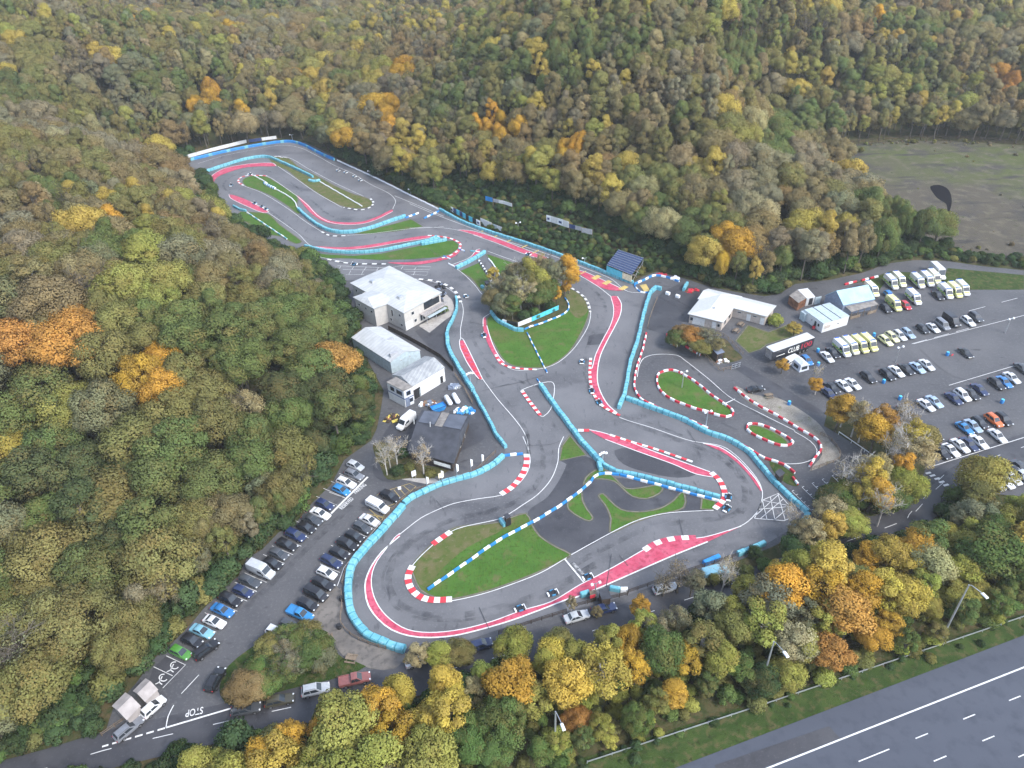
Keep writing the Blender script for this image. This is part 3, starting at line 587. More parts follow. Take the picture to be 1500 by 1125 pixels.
# ---- scatter over the wooded ground
def scatter(x0, x1, y0, y1, s, r):
    gx, gy = np.meshgrid(np.arange(x0, x1, s), np.arange(y0, y1, s*.87)); gx = gx+((np.arange(gx.shape[0]) % 2)*s/2)[:, None]
    return (gx+r.uniform(-.42, .42, gx.shape)*s).ravel(), (gy+r.uniform(-.42, .42, gy.shape)*s).ravel()
R_ = np.random.default_rng(11)
x1, y1 = scatter(-260, 330, 20, 430, 4.7, R_); x2, y2 = scatter(-900, 900, 430, 1250, 6.0, R_); x3, y3 = scatter(-900, -260, 200, 430, 6.4, R_); x4, y4 = scatter(330, 800, 150, 430, 6.4, R_)
xs, ys = np.concatenate([x1,x2,x3,x4]), np.concatenate([y1,y2,y3,y4])
zs = terrain(xs, ys)
def projv(x, y, z):
    q = np.stack([x, y, z-CAM_H], 1); F3, R3, D3 = (np.array(v) for v in (Fv, RIGHT, DOWN)); d = q@F3; d = np.where(d < 5, 1e-3, d)
    return 750+FPX*(q@R3)/d, 562.5+FPX*(q@D3)/d, d
bp = projv(xs, ys, zs); tp_ = projv(xs, ys, zs+12)
road_np = np.array([p.to_2d()[:] for p in road_c]); dr = np.full(xs.shape, 1e9)
for p in road_np: dr = np.minimum(dr, np.hypot(xs-p[0], ys-p[1]))
keep = (tp_[0] > -110) & (tp_[0] < 1610) & (tp_[1] < 1180) & (bp[1] > -40) & (bp[2] > 10)
keep &= ~inside(CLEAR, xs, ys) & ~inside(MWAY, xs, ys) & ~inside(QUARRY, xs, ys) & ~inside(YARD, xs, ys) & (dr > 3.7)
dS = np.minimum(dist(CLEAR, xs, ys), dist(QUARRY, xs, ys)); dM = dist(MWAY, xs, ys)
# open bank between the far straight and the wood
BANK = P2([(640,300),(690,330),(730,345),(813,372),(893,402),(927,415),(1000,405),(1030,385),(960,372),(900,352),(880,338),(800,318),(740,300),(700,285),(655,272)])
BK2 = P2([(1300,386),(1500,398),(1700,415),(1700,385),(1500,372),(1400,362),(1300,372)])
bank = inside(BANK, xs, ys) | inside(BK2, xs, ys); keep &= ~bank & (dS > 1.6)
xs, ys, zs, dS, dM = xs[keep], ys[keep], zs[keep], dS[keep], dM[keep]
u, v, dep = projv(xs, ys, zs+8); N = len(xs)
blob = np.array([noise.noise(Vector((x*.013, y*.011, 3.3))) for x, y in zip(xs, ys)]); blob2 = np.array([noise.noise(Vector((x*.03, y*.03, 9.1))) for x, y in zip(xs, ys)])
strip = (v > 700) & (u > 430) | (v > 1060) & (u > 150)
kinds, pals, hs, ws = [], [], np.zeros(N), np.zeros(N)
pick = lambda o: o[0][R_.choice(len(o[0]), p=np.array(o[1])/sum(o[1]))]
HOT = [(70,490,75,'orange'),(490,522,30,'orange'),(215,545,50,'amber'),(595,108,22,'amber'),(568,165,26,'amber'),(735,200,30,'amber'),(505,215,18,'amber'),(300,150,25,'amber'),(790,270,45,'yellow green'),(830,225,26,'amber'),(455,210,0,'amber'),(600,225,28,'golden'),(1060,365,22,'amber'),(290,50,10,'golden'),(240,225,45,'russet brown'),(200,130,40,'grey green'),(220,125,30,'mid green'),(1130,195,35,'mid green'),(820,90,45,'mid green'),(1080,85,35,'mid green'),(1325,320,50,'mid green'),(1290,130,35,'yellow green'),(350,590,45,'pale buff'),(90,850,95,'olive'),(180,690,55,'olive'),(60,80,40,'olive'),(340,660,45,'mid green'),(1470,120,28,'orange'),(60,440,40,'dull brown'),(640,600,0,'amber'),(320,700,40,'mid green'),(960,420,30,'mid green'),(840,420,25,'mid green'),(1160,390,25,'mid green'),(210,400,40,'yellow green'),(80,300,30,'mid green'),
       (1165,880,40,'amber'),(1290,880,34,'amber'),(1000,935,30,'amber'),(590,1045,45,'amber'),(730,985,35,'amber'),(850,1025,28,'orange'),(930,940,30,'amber'),(1250,770,25,'amber'),(1205,925,25,'orange'),(320,1075,35,'golden'),(985,985,25,'amber'),(1090,900,28,'yellow green'),(1440,860,40,'yellow green'),(930,1060,45,'mid green'),(720,1080,50,'mid green'),(1240,960,35,'yellow green'),(480,1100,50,'yellow green'),(1340,960,30,'mid green'),(1400,960,25,'mid green'),(1420,650,0,'olive')]
for i in range(N):
    U, V = u[i], v[i]; b, b2 = blob[i], blob2[i]
    def drift(order, wts, f=1.0):
        t = .5+f*(1.15*b2+.5*b)+R_.normal(0, .2); t = min(.999, max(0, t)); cw = np.cumsum(wts)/sum(wts); return order[int(np.searchsorted(cw, t))]
    if strip[i]:
        k = pick((['airy','round','tall','twiggy'], [.42,.2,.3,.08])); p = drift(['amber','orange','golden','yellow green','olive','mid green','grey green','dark green'], [.16,.02,.24,.36,.13,.07,.02,.0]) if R_.random() < .7 else pick((['amber','golden','yellow green','pale buff','olive','mid green'], [.2,.2,.25,.12,.13,.1]))
        h = R_.uniform(7.5, 11)
        if dS[i] < 5: h *= .75
        if dM[i] < 5: h *= .65; p = pick((['mid green','dark green','olive','yellow green'], [.3,.1,.3,.3]))
        w = h*R_.uniform(.7, .98)
    elif V < 330 or (U > 560 and V < 470):
        crest = b > .17
        k = pick((['tall','airy','twiggy','round','oak','bare'], [.12,.12,.04,.4,.32,0] if crest else [.44,.24,.18,.07,.03,.04]))
        p = drift(['mid green','dark green','grey green','olive','yellow green','golden','dull brown','russet brown','grey brown'], [.05,.01,.09,.27,.06,.05,.26,.1,.11]) if R_.random() < .8 else pick((['golden','olive','dull brown','pale buff','amber'], [.12,.36,.34,.16,.02]))
        h = R_.uniform(10.5, 15); w = h*{'tall':R_.uniform(.44,.58),'airy':R_.uniform(.44,.58),'oak':R_.uniform(.85,1.1),'round':R_.uniform(.7,.95)}.get(k, R_.uniform(.5,.66))
    else:
        near = V > 560; k = pick((['round','oak','tall','airy','twiggy','bare'], [.33,.3,.1,.08,.16,.03] if not near else [.32,.36,.1,.06,.13,.03]))
        if near: p = drift(['dark green','mid green','grey green','olive','yellow green','golden','dull brown','grey brown'], [.12,.22,.1,.27,.05,.03,.14,.07])
        else: p = drift(['mid green','grey green','olive','yellow green','golden','russet brown','dull brown','grey brown'], [.1,.1,.27,.03,.04,.1,.25,.11])
        if U > 300 and V < 480 and b2 > -.15: p = pick((['dull brown','grey brown','olive','russet brown'], [.35,.3,.2,.15])); k = pick((['twiggy','round','oak'], [.4,.35,.25]))
        h = R_.uniform(9.5, 14); w = h*{'oak':R_.uniform(.9,1.15),'round':R_.uniform(.75,1.0),'tall':R_.uniform(.5,.65)}.get(k, R_.uniform(.62,.82))
        if U < 260 and V > 500: h *= 1.12; w *= 1.15
        if dS[i] < 6: h *= .78; w *= .66
    for hx, hy, hr, hp in HOT:
        if (U-hx)**2+(V-hy)**2 < hr*hr*.85 and R_.random() < (.62 if strip[i] else .9):
            p = hp
            if hp == 'mid green' or hp in ('orange', 'amber') and not strip[i]: k = 'oak' if hr > 30 else 'round'
            if hr > 30: w *= 1.12
    if k in ('twiggy', 'bare') and p in ('amber', 'mid green', 'dark green', 'yellow green', 'orange', 'golden'): k = 'tall'
    kinds.append(k); pals.append(p); hs[i] = h; ws[i] = w
kinds = np.array(kinds); pals = np.array(pals)
# big crowns shade out their neighbours
alive = np.ones(N, bool); cell = {}
for i in np.argsort(-ws):
    ci_ = (int(xs[i]//8), int(ys[i]//8)); ok = True
    for a_ in (-1,0,1):
        for b_ in (-1,0,1):
            for j in cell.get((ci_[0]+a_, ci_[1]+b_), ()):
                if (xs[i]-xs[j])**2+(ys[i]-ys[j])**2 < ((.15 if strip[i] else .225)*(ws[i]+ws[j]))**2: ok = False
    if ok: cell.setdefault(ci_, []).append(i)
    else: alive[i] = False
strip_ = strip[alive]; xs, ys, zs, dS, dM, u, v, dep, kinds, pals, hs, ws = (q_[alive] for q_ in (xs, ys, zs, dS, dM, u, v, dep, kinds, pals, hs, ws)); N = len(xs)
size = ws/dep*((u > -30) & (u < 1530) & (v > -10) & (v < 1150))
order = np.argsort(-size); near_i = [i for i in order if kinds[i] != 'shrub'][:272]
near_set = set(near_i)
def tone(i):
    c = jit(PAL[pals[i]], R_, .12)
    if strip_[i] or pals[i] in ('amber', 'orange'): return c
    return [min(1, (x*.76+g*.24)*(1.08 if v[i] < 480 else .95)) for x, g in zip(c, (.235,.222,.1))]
# ---- the nearest trees are individuals
ORD = ['first','second','third','fourth','fifth','sixth','seventh','eighth','ninth','tenth','eleventh','twelfth','thirteenth','fourteenth','fifteenth','sixteenth','seventeenth','eighteenth','nineteenth','twentieth']
def ordinal(n):
    if n < 20: return ORD[n]
    t = ['twenty','thirty','forty','fifty','sixty','seventy','eighty','ninety'][(n+1)//10-2]; return t+'-'+ORD[(n+1) % 10-1] if (n+1) % 10 else t[:-1]+'ieth'
def zone(U, V):
    if strip_z(U, V):
        return 'below the stop line' if U < 560 else 'below the curve of the track' if U < 780 else 'between the left lamp posts' if U < 1060 else 'between the right lamp posts' if U < 1330 else 'by the car park lane'
    if V > 830: return 'behind the grey sheds'
    if V > 690: return 'uphill of the silver van' if U > 210 else 'left above the sheds'
    if V > 560: return 'uphill of the reserved bays' if U > 260 else 'beyond the big oak'
    if V > 440: return 'beside the white workshop' if U > 250 else 'around the big orange tree'
    return 'beside the clubhouse' if U > 250 else 'in the far left wood'
strip_z = lambda U, V: (V > 700 and U > 430) or (V > 1060 and U > 150)
SHAPE = {'round':'round','oak':'spreading','tall':'upright','airy':'feathery','twiggy':'twiggy','bare':'bare'}
cnt = {}
for i in sorted(near_i, key=lambda j: u[j]):
    z = zone(u[i], v[i]); key = (pals[i], kinds[i], z); n = cnt.get(key, 0); cnt[key] = n+1
    lb = f"{pals[i]} {SHAPE[kinds[i]]} tree {z}, {ordinal(n)} such from left"
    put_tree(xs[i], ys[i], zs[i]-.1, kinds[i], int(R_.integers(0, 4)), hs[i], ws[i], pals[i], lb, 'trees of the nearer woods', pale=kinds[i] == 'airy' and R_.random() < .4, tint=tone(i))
# ---- the rest of the wood reads as one mass
proto = bpy.data.collections.new('woodland_kinds'); PN = []
for kd in ('round','oak','tall','airy','twiggy','bare','shrub'):
    for k, (cm, tb, tpm) in enumerate(KIN[kd]):
        nv, ntv = len(cm.vertices), len(tb.vertices); co = np.empty((nv+ntv)*3, 'f'); t_ = np.empty(ntv*3, 'f'); cm.vertices.foreach_get('co', co[:nv*3]); tb.vertices.foreach_get('co', t_); co[nv*3:] = t_
        faces = np.arange(nv).reshape(-1, 4).tolist()+[[v_+nv for v_ in p.vertices] for p in tb.polygons]
        me = bpy.data.meshes.new('k'); me.from_pydata(co.reshape(-1, 3).tolist(), [], faces); me.polygons.foreach_set('material_index', [0]*(nv//4)+[1]*len(tb.polygons))
        for kk in ('shade', 'warm'):
            a_ = np.ones(nv+ntv, 'f'); c_ = np.empty(nv, 'f'); cm.attributes[kk].data.foreach_get('value', c_); a_[:nv] = c_; me.attributes.new(kk, 'FLOAT', 'POINT').data.foreach_set('value', a_)
        tn = np.array([v_.normal[:] for v_ in tb.vertices]); me.normals_split_custom_set_from_vertices(np.concatenate([VN[cm.name], tn]).tolist()); me.materials.append(M('foliage')); me.materials.append(M('bark'))
        o = bpy.data.objects.new(f'wood_{len(PN):02d}', me); proto.objects.link(o); PN.append((kd, k))
def mass(name, idx_list, P, tints, rots, scls, ids, label=None, kind='stuff'):
    me = bpy.data.meshes.new(name); me.vertices.add(len(P)); me.vertices.foreach_set('co', np.asarray(P, 'f').ravel())
    a = me.attributes.new('tint', 'FLOAT_COLOR', 'POINT'); a.data.foreach_set('color', np.asarray(tints, 'f').ravel())
    a = me.attributes.new('rot', 'FLOAT_VECTOR', 'POINT'); a.data.foreach_set('vector', np.asarray(rots, 'f').ravel())
    a = me.attributes.new('scl', 'FLOAT_VECTOR', 'POINT'); a.data.foreach_set('vector', np.asarray(scls, 'f').ravel())
    a = me.attributes.new('pick', 'INT', 'POINT'); a.data.foreach_set('value', np.asarray(ids, 'i'))
    o = bpy.data.objects.new(name, me); C.objects.link(o); me.materials.append(M('foliage'))
    g = bpy.data.node_groups.new(name, 'GeometryNodeTree'); g.interface.new_socket('Geometry', in_out='INPUT', socket_type='NodeSocketGeometry'); g.interface.new_socket('Geometry', in_out='OUTPUT', socket_type='NodeSocketGeometry')
    gi, go = g.nodes.new('NodeGroupInput'), g.nodes.new('NodeGroupOutput'); ip = g.nodes.new('GeometryNodeInstanceOnPoints'); ci = g.nodes.new('GeometryNodeCollectionInfo')
    ci.inputs['Collection'].default_value = proto; ci.inputs['Separate Children'].default_value = True; ci.inputs['Reset Children'].default_value = True
    def named(n, t): q = g.nodes.new('GeometryNodeInputNamedAttribute'); q.data_type = t; q.inputs['Name'].default_value = n; return q.outputs['Attribute']
    g.links.new(gi.outputs[0], ip.inputs['Points']); g.links.new(ci.outputs[0], ip.inputs['Instance']); ip.inputs['Pick Instance'].default_value = True
    g.links.new(named('pick', 'INT'), ip.inputs['Instance Index']); g.links.new(named('rot', 'FLOAT_VECTOR'), ip.inputs['Rotation']); g.links.new(named('scl', 'FLOAT_VECTOR'), ip.inputs['Scale'])
    g.links.new(ip.outputs[0], go.inputs[0]); md_ = o.modifiers.new('trees', 'NODES'); md_.node_group = g
    return tag(o, label, kind=kind)
FIRST = {}
for i, (kd, k) in enumerate(PN): FIRST.setdefault(kd, i)
W0 = {'round':4.2,'oak':5.6,'tall':2.7,'airy':3.1,'twiggy':3.3,'bare':3.0,'shrub':2.2}
rest = [i for i in range(N) if i not in near_set]
P, T, RT, SC, ID = [], [], [], [], []
for i in rest:
    kd = kinds[i]; w = ws[i]/(W0[kd]*2.1); h = hs[i]/(11 if kd != 'shrub' else 5)
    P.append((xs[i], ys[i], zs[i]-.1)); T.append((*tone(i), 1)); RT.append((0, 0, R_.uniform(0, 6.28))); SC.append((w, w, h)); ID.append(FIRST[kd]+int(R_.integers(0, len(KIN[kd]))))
mass('woodland', None, P, T, RT, SC, ID, 'autumn wood of brown, olive and amber trees covering the hills around the circuit')
# undergrowth: banks, wood edges, verge scrub
gx_, gy_ = scatter(-200, 330, 20, 330, 2.2, R_); q = projv(gx_, gy_, gy_*0)
d1 = dist(CLEAR, gx_, gy_); dM0 = dist(MWAY, gx_, gy_); dB = np.minimum(dist(BANK, gx_, gy_), dist(BK2, gx_, gy_)); yd = inside(YARD, gx_, gy_); dsite = sdist(SITE, gx_, gy_); ins = inside(BANK, gx_, gy_) | inside(BK2, gx_, gy_); dm = sdist(MWAY, gx_, gy_); drr = np.full(gx_.shape, 1e9)
for p in road_np: drr = np.minimum(drr, np.hypot(gx_-p[0], gy_-p[1]))
inq = inside(QUARRY, gx_, gy_) & (R_.random(gx_.shape) < np.where(dist(QUARRY, gx_, gy_) < 5, .5, .012))
k = (q[0] > -60) & (q[0] < 1560) & (q[1] > 150) & (q[1] < 1180) & (dsite > 1.2) & ((dm > 1.6) | (dM0 < 2.6) & (R_.random(gx_.shape) < .7)) & (drr > 4.4) & ~yd & np.where(inside(QUARRY, gx_, gy_), inq, ins | (d1 < 11) | (dB < 15) | (dm < 9) & (R_.random(gx_.shape) < .75))
zz = terrain(gx_[k], gy_[k]); n = int(k.sum()); inQ = inside(QUARRY, gx_[k], gy_[k]); sc_ = np.where(inQ, R_.uniform(.12, .5, n)**1.1, 1)*R_.uniform(.45, 1.0, n)*np.where(ins[k], .85, np.where(dm[k] <= 0, R_.uniform(.3, .6, n), np.where(dm[k] < 12, .95, R_.uniform(.8, 1.9, n))))
dmk = dm[k]; pal = ['dark green']*8+['mid green']*3+['olive']
mass('undergrowth', None, np.stack([gx_[k], gy_[k], zz-.15], 1), [(*jit(PAL[('dull brown','olive','grey brown')[int(R_.integers(0, 3))] if inQ[j_] else ('olive','mid green','yellow green')[int(R_.integers(0, 3))] if 0 < dmk[j_] < 12 else pal[int(R_.integers(0, len(pal)))]], R_, .25), 1) for j_ in range(n)], [(0, 0, R_.uniform(0, 6.28)) for _ in range(n)], np.stack([sc_, sc_, sc_*R_.uniform(.6, 1.1, n)], 1), [FIRST['shrub']+int(R_.integers(0, 2)) for _ in range(n)], 'dense dark green scrub on the banks and along the wood edges')
import sys; print('TREES', N, 'near', len(near_i), 'undergrowth', n, 'shrub', int((kinds == 'shrub').sum()), file=sys.stderr)
# ------------------------------------------------------------------ vehicles
def paint_mat():
    m, nt, b = new_mat('car_paint'); oi = node(nt, 'ShaderNodeObjectInfo'); f = noise_fac(nt, 3, .4, .75); L = nt.links
    dk = node(nt, 'ShaderNodeVectorMath', operation='SCALE'); L.new(oi.outputs['Color'], dk.inputs[0]); dk.inputs['Scale'].default_value = .8
    L.new(mixc(nt, f, oi.outputs['Color'], dk.outputs[0]), b.inputs['Base Color']); setin(b, Roughness=.28); b.inputs['Coat Weight'].default_value = .5; b.inputs['Coat Roughness'].default_value = .08
paint_mat()
plain('car_glass', (.025,.032,.04), .08, .6); plain('tyre', (.018,.018,.019), .8, .2); plain('alloy', (.35,.36,.38), .35, .5, .6); plain('lamp_glass', (.65,.68,.7), .15, .7); plain('tail_red', (.35,.015,.015), .25, .5)
plain('trim_black', (.02,.02,.022), .55, .4); plain('plate_white', (.7,.7,.66), .5); plain('light_blue_lens', (.02,.1,.5), .2, .6); plain('hi_vis', (.55,.58,.12), .5); plain('livery_green', (.03,.28,.1), .5); plain('chrome', (.6,.61,.63), .25, .5, .9)
def loft(b, st, m=0):
    """body shell through (x, half width, bottom, top) stations"""
    i0 = len(b.v); k = 8
    for x, hw, zb, zt in st:
        h = zt-zb
        for y, z in ((-hw*.86, zb), (-hw*.98, zb+h*.22), (-hw, zb+h*.62), (-hw*.88, zt), (hw*.88, zt), (hw, zb+h*.62), (hw*.98, zb+h*.22), (hw*.86, zb)): b.v.append((x, y, z))
    for s in range(len(st)-1):
        for j in range(k):
            a, c = i0+s*k+j, i0+s*k+(j+1) % k; b.f.append((a, c, c+k, a+k)); b.m.append(m)
    b.f.append(tuple(i0+j for j in reversed(range(k)))); b.m.append(m); e = i0+(len(st)-1)*k; b.f.append(tuple(e+j for j in range(k))); b.m.append(m)
def cabin(b, lo, hi, m=0):
    """greenhouse from belt rectangle lo=(x0,x1,hw,z) to roof rectangle hi, with a crowned roof"""
    P = [Vector((lo[0],-lo[2],lo[3])), Vector((lo[1],-lo[2]*.94,lo[3]-.02)), Vector((lo[1],lo[2]*.94,lo[3]-.02)), Vector((lo[0],lo[2],lo[3]))]
    Q = [Vector((hi[0],-hi[2],hi[3]-.04)), Vector((hi[1],-hi[2]*.96,hi[3]-.02)), Vector((hi[1],hi[2]*.96,hi[3]-.02)), Vector((hi[0],hi[2],hi[3]-.04))]
    for k in range(4): b.face([P[k], P[(k+1) % 4], Q[(k+1) % 4], Q[k]], m)
    mx = (hi[0]+hi[1])/2; S = [Vector((q.x+(mx-q.x)*.25, q.y*.72, hi[3]+.03)) for q in Q]
    for k in range(4): b.face([Q[k], Q[(k+1) % 4], S[(k+1) % 4], S[k]], m)
    b.face(S, m)
    return P, Q
def pane(b, p0, p1, q1, q0, u0, u1, v0, v1, off=.018, m=0):
    n = (p1-p0).cross(q0-p0).normalized()*off
    f = lambda u, v: (p0*(1-u)+p1*u)*(1-v)+(q0*(1-u)+q1*u)*v+n
    b.face([f(u0, v0), f(u1, v0), f(u1, v1), f(u0, v1)], m)
def wheel_mesh(r, w):
    b = MB(); n = 14
    def ring(rr, y): return [(rr*math.cos(2*math.pi*j/n), y, rr*math.sin(2*math.pi*j/n)) for j in range(n)]
    R = [ring(r*.62, -w/2), ring(r*.93, -w/2), ring(r, -w*.35), ring(r, w*.35), ring(r*.93, w/2), ring(r*.62, w/2)]
    for a, c in zip(R, R[1:]):
        for j in range(n): b.face([a[j], a[(j+1) % n], c[(j+1) % n], c[j]], 0)
    for s, y in ((R[0], -w/2), (R[-1], w/2)):
        hub = (0, y*.8, 0)
        for j in range(n): b.face([s[j], s[(j+1) % n], hub], 1 if j % 3 else 0)
    return b.mesh('wheel', 40)
WHEELS = {}
def wheel(r, w):
    if (r, w) not in WHEELS:
        me = wheel_mesh(r, w); me.materials.append(M('tyre')); me.materials.append(M('alloy')); WHEELS[(r, w)] = me
    return WHEELS[(r, w)]
def finish(b, name, mats, sm=35):
    me = b.mesh(name, sm); [me.materials.append(M(m)) for m in mats]; return me
TYPES = {}
def car_type(kind):
    if kind in TYPES: return TYPES[kind]
    parts = []
    D = dict(hatchback=(4.05,.88,1.47,.9,-1.98,.98,-1.6,.12), saloon=(4.65,.9,1.43,.89,-1.62,.95,-1.0,.1), estate=(4.65,.9,1.47,.9,-2.2,.95,-1.85,.1), suv=(4.55,.94,1.7,1.02,-2.15,1.02,-1.8,.25), coupe=(4.4,.9,1.32,.84,-1.75,.8,-.95,-.05), people_carrier=(4.8,.95,1.9,1.05,-2.3,1.55,-2.15,.85), pickup=(5.2,.93,1.78,1.05,-.7,1.25,-.5,.45))
    body = MB()
    if kind in D:
        L, hw, H, belt, cb, cf, rb, rf = D[kind]; f = L/2; zb = .24 if kind not in ('suv', 'pickup') else .32
        loft(body, [(-f, hw*.8, zb+.1, belt*.82), (-f+.1, hw*.95, zb, belt*.96), (-f+.5, hw, zb, belt+.02), (-f*.3, hw, zb-.04, belt), (cf-.1, hw, zb-.04, belt-.02), (cf+.25, hw*.99, zb, belt-.06), (f-.45, hw*.95, zb, belt-.16), (f-.12, hw*.86, zb+.03, belt-.26), (f, hw*.7, zb+.12, belt-.36)])
        P, Q = cabin(body, (cb, cf, hw*.9, belt-.04), (rb, rf, hw*.72, H))
        if kind == 'pickup':
            for y in (-1, 1): body.box((-1.65, y*.86, belt-.05), (1.75, .1, .16))
            body.box((-2.52, 0, belt-.05), (.1, 1.8, .16))
        parts.append(('body', body, ['car_paint'], None))
        w = MB(); pane(w, P[1], P[2], Q[2], Q[1], .06, .94, .06, .93); parts.append(('windscreen', w, ['car_glass'], None))
        w = MB(); pane(w, P[3], P[0], Q[0], Q[3], .08, .92, .22, .92); parts.append(('rear_window', w, ['car_glass'], None))
        for a, c in ((0, 1), (2, 3)):
            w = MB(); fw = a == 0
            for u0, u1 in ((.08, .44), (.48, .9)) if fw else ((.1, .52), (.56, .92)): pane(w, P[a], P[c], Q[c], Q[a], u0, u1, .12, .88)
            parts.append(('side_window', w, ['car_glass'], None))
        for y in (-1, 1):
            h = MB(); h.box((f-.16, y*hw*.68, belt-.34), (.22, hw*.3, .13), y*-.25); parts.append(('headlight', h, ['lamp_glass'], None))
            h = MB(); h.box((-f+.05, y*hw*.76, belt-.22), (.08, hw*.26, .16)); parts.append(('tail_light', h, ['tail_red'], None))
        if kind in ('estate', 'suv'):
            for y in (-1, 1):
                h = MB(); h.tube([(rb+.15, y*hw*.62, H-.02), (rb+.3, y*hw*.62, H+.06), (rf-.3, y*hw*.62, H+.06), (rf-.1, y*hw*.62, H-.01)], .025, 5); parts.append(('roof_rail', h, ['trim_black'], None))
        wr, wb, wy = (.37 if kind in ('suv', 'pickup') else .33), L*.295, hw-.1
    else:
        van = dict(van=(5.6, 1.0, 2.45), ambulance=(6.2, 1.02, 2.6), minibus=(5.2, .97, 2.0), box_van=(7.0, 1.1, 3.1))[kind]; L, hw, H = van; f = L/2
        loft(body, [(-f, hw*.93, .4, H-.16), (-f+.12, hw, .34, H-.03), (0, hw, .32, H), (f-2.0, hw*.99, .32, H-.02), (f-1.75, hw*.97, .32, H-.14), (f-.95, hw*.95, .32, 1.28), (f-.35, hw*.92, .34, 1.08), (f-.08, hw*.84, .36, .9), (f, hw*.74, .42, .76)])
        parts.append(('body', body, ['car_paint'], None))
        a0, a1 = Vector((f-.97, -hw*.8, 1.31)), Vector((f-.97, hw*.8, 1.31)); b0, b1 = Vector((f-1.72, -hw*.8, H-.2)), Vector((f-1.72, hw*.8, H-.2))
        w = MB(); pane(w, a0, a1, b1, b0, .0, 1, .05, .92, .03); parts.append(('windscreen', w, ['car_glass'], None))
        for y in (-1, 1):
            w = MB(); yy = y*(hw+.012)
            xs_ = [(f-2.75, f-1.75)] if kind != 'minibus' else [(f-2.6, f-1.6), (f-3.7, f-2.7), (f-4.8, f-3.8)]
            for q0, q1 in xs_: w.face([(q0, yy, 1.3), (q1+.3, yy*.975, 1.28), (q1-.05, yy*.99, H*.78), (q0, yy, H*.79)])
            parts.append(('side_window', w, ['car_glass'], None))
            h = MB(); h.box((f-.2, y*hw*.7, .82), (.24, .34, .2), -y*.3); parts.append(('headlight', h, ['lamp_glass'], None))
            h = MB(); h.box((f-1.35, y*(hw+.12), 1.3), (.12, .2, .3)); parts.append(('wing_mirror', h, ['trim_black'], None))
        if kind == 'ambulance':
            for y in (-1, 1):
                s = MB()
                for k in range(9):
                    for r_ in range(2):
                        x0 = -f+.25+k*.52; s.face([(x0, y*(hw+.02), .75+r_*.32), (x0+.5, y*(hw+.02), .75+r_*.32), (x0+.5, y*(hw+.02), 1.05+r_*.32), (x0, y*(hw+.02), 1.05+r_*.32)], (k+r_) % 2)
                parts.append(('livery_stripe', s, ['hi_vis', 'livery_green'], None))
            h = MB(); h.box((f-2.15, 0, H-.04), (.32, 1.5, .16), taper=.85); parts.append(('light_bar', h, ['light_blue_lens'], None))
            h = MB(); h.box((-f+.3, 0, H-.03), (.25, 1.3, .13), taper=.85); parts.append(('light_bar', h, ['light_blue_lens'], None))
            h = MB(); h.box((-.3, 0, H-.01), (.7, .8, .14), taper=.85); parts.append(('roof_vent', h, ['white_plastic'], None))
            h = MB(); h.face([(f-.36, -hw*.7, 1.1), (f-.36, hw*.7, 1.1), (f-.88, hw*.72, 1.285), (f-.88, -hw*.72, 1.285)]); parts.append(('bonnet_stripe', h, ['hi_vis'], None))
        wr, wb, wy = .36, L*.3, hw-.12
    out = [(n, finish(b, n, ms), None) for n, b, ms, _ in parts]
    for sx in (-1, 1):
        for sy in (-1, 1): out.append(('wheel', wheel(wr, .24), (sx*wb, sy*wy, wr)))
    TYPES[kind] = out
    return out
COL = {'white':(.6,.61,.62),'black':(.014,.014,.017),'dark blue':(.018,.03,.085),'blue':(.03,.17,.42),'bright blue':(.025,.18,.4),'light blue':(.18,.38,.48),'silver':(.42,.44,.46),'grey':(.16,.17,.19),'dark grey':(.055,.06,.068),'silver blue':(.28,.37,.47),'red':(.4,.02,.03),'dull red':(.25,.09,.08),'orange':(.55,.13,.03),'green':(.06,.2,.03),'pale yellow':(.68,.66,.36),'dark olive':(.06,.055,.035),'yellow':(.62,.6,.26),'cream':(.66,.65,.5)}
KNAME = {'hatchback':'parked_car','saloon':'parked_car','estate':'parked_car','suv':'parked_car','coupe':'parked_car','people_carrier':'parked_car','pickup':'pickup_truck','van':'van','ambulance':'ambulance','minibus':'minibus','box_van':'box_van'}
WORD = {'suv':'SUV','people_carrier':'people carrier','pickup':'pickup truck','box_van':'box van'}
CATS = {'pickup':'pickup truck','van':'van','ambulance':'ambulance','minibus':'minibus','box_van':'van'}
def heading(fr, x, y, dx, dy):
    a, b = at(*px(fr, x-dx, y-dy)), at(*px(fr, x+dx, y+dy)); return math.atan2(b.y-a.y, b.x-a.x)
def vehicle(pos, rz, kind, col, label, group, name=None, rng_=random.Random(5)):
    e = empty(name or KNAME[kind], pos, rz, label, CATS.get(kind, 'car'), group)
    for n, me, off in car_type(kind):
        o = bpy.data.objects.new(n, me); C.objects.link(o); o.parent = e
        if off: o.location = off
        if n == 'body': k = rng_.uniform(.9, 1.1); o.color = (*[min(1, c*k) for c in COL[col]], 1)
    return e
def row(fr, d, items, phrase, group, start):
    """items along one row: (x, y, kind, colour[, extra words])"""
    for i, it in enumerate(items):
        x, y, k, c = it[:4]; hz = .7 if k not in ('van', 'ambulance', 'box_van') else 1.15
        p = at(*px(fr, x, y), hz); p.z = 0.05
        w = WORD.get(k, k); lb = f"{it[4]+' ' if len(it) > 4 else ''}{c} {w} {phrase}, {ordinal(i)} from {start}"
        vehicle(p, heading(fr, x, y, *d)+random.uniform(-.03, .03), k, c, lb, group)
G1, G2 = 'vehicles in the car park beside the wood', 'vehicles in the large car park'
H_, S_, E_, U_ = 'hatchback', 'saloon', 'estate', 'suv'
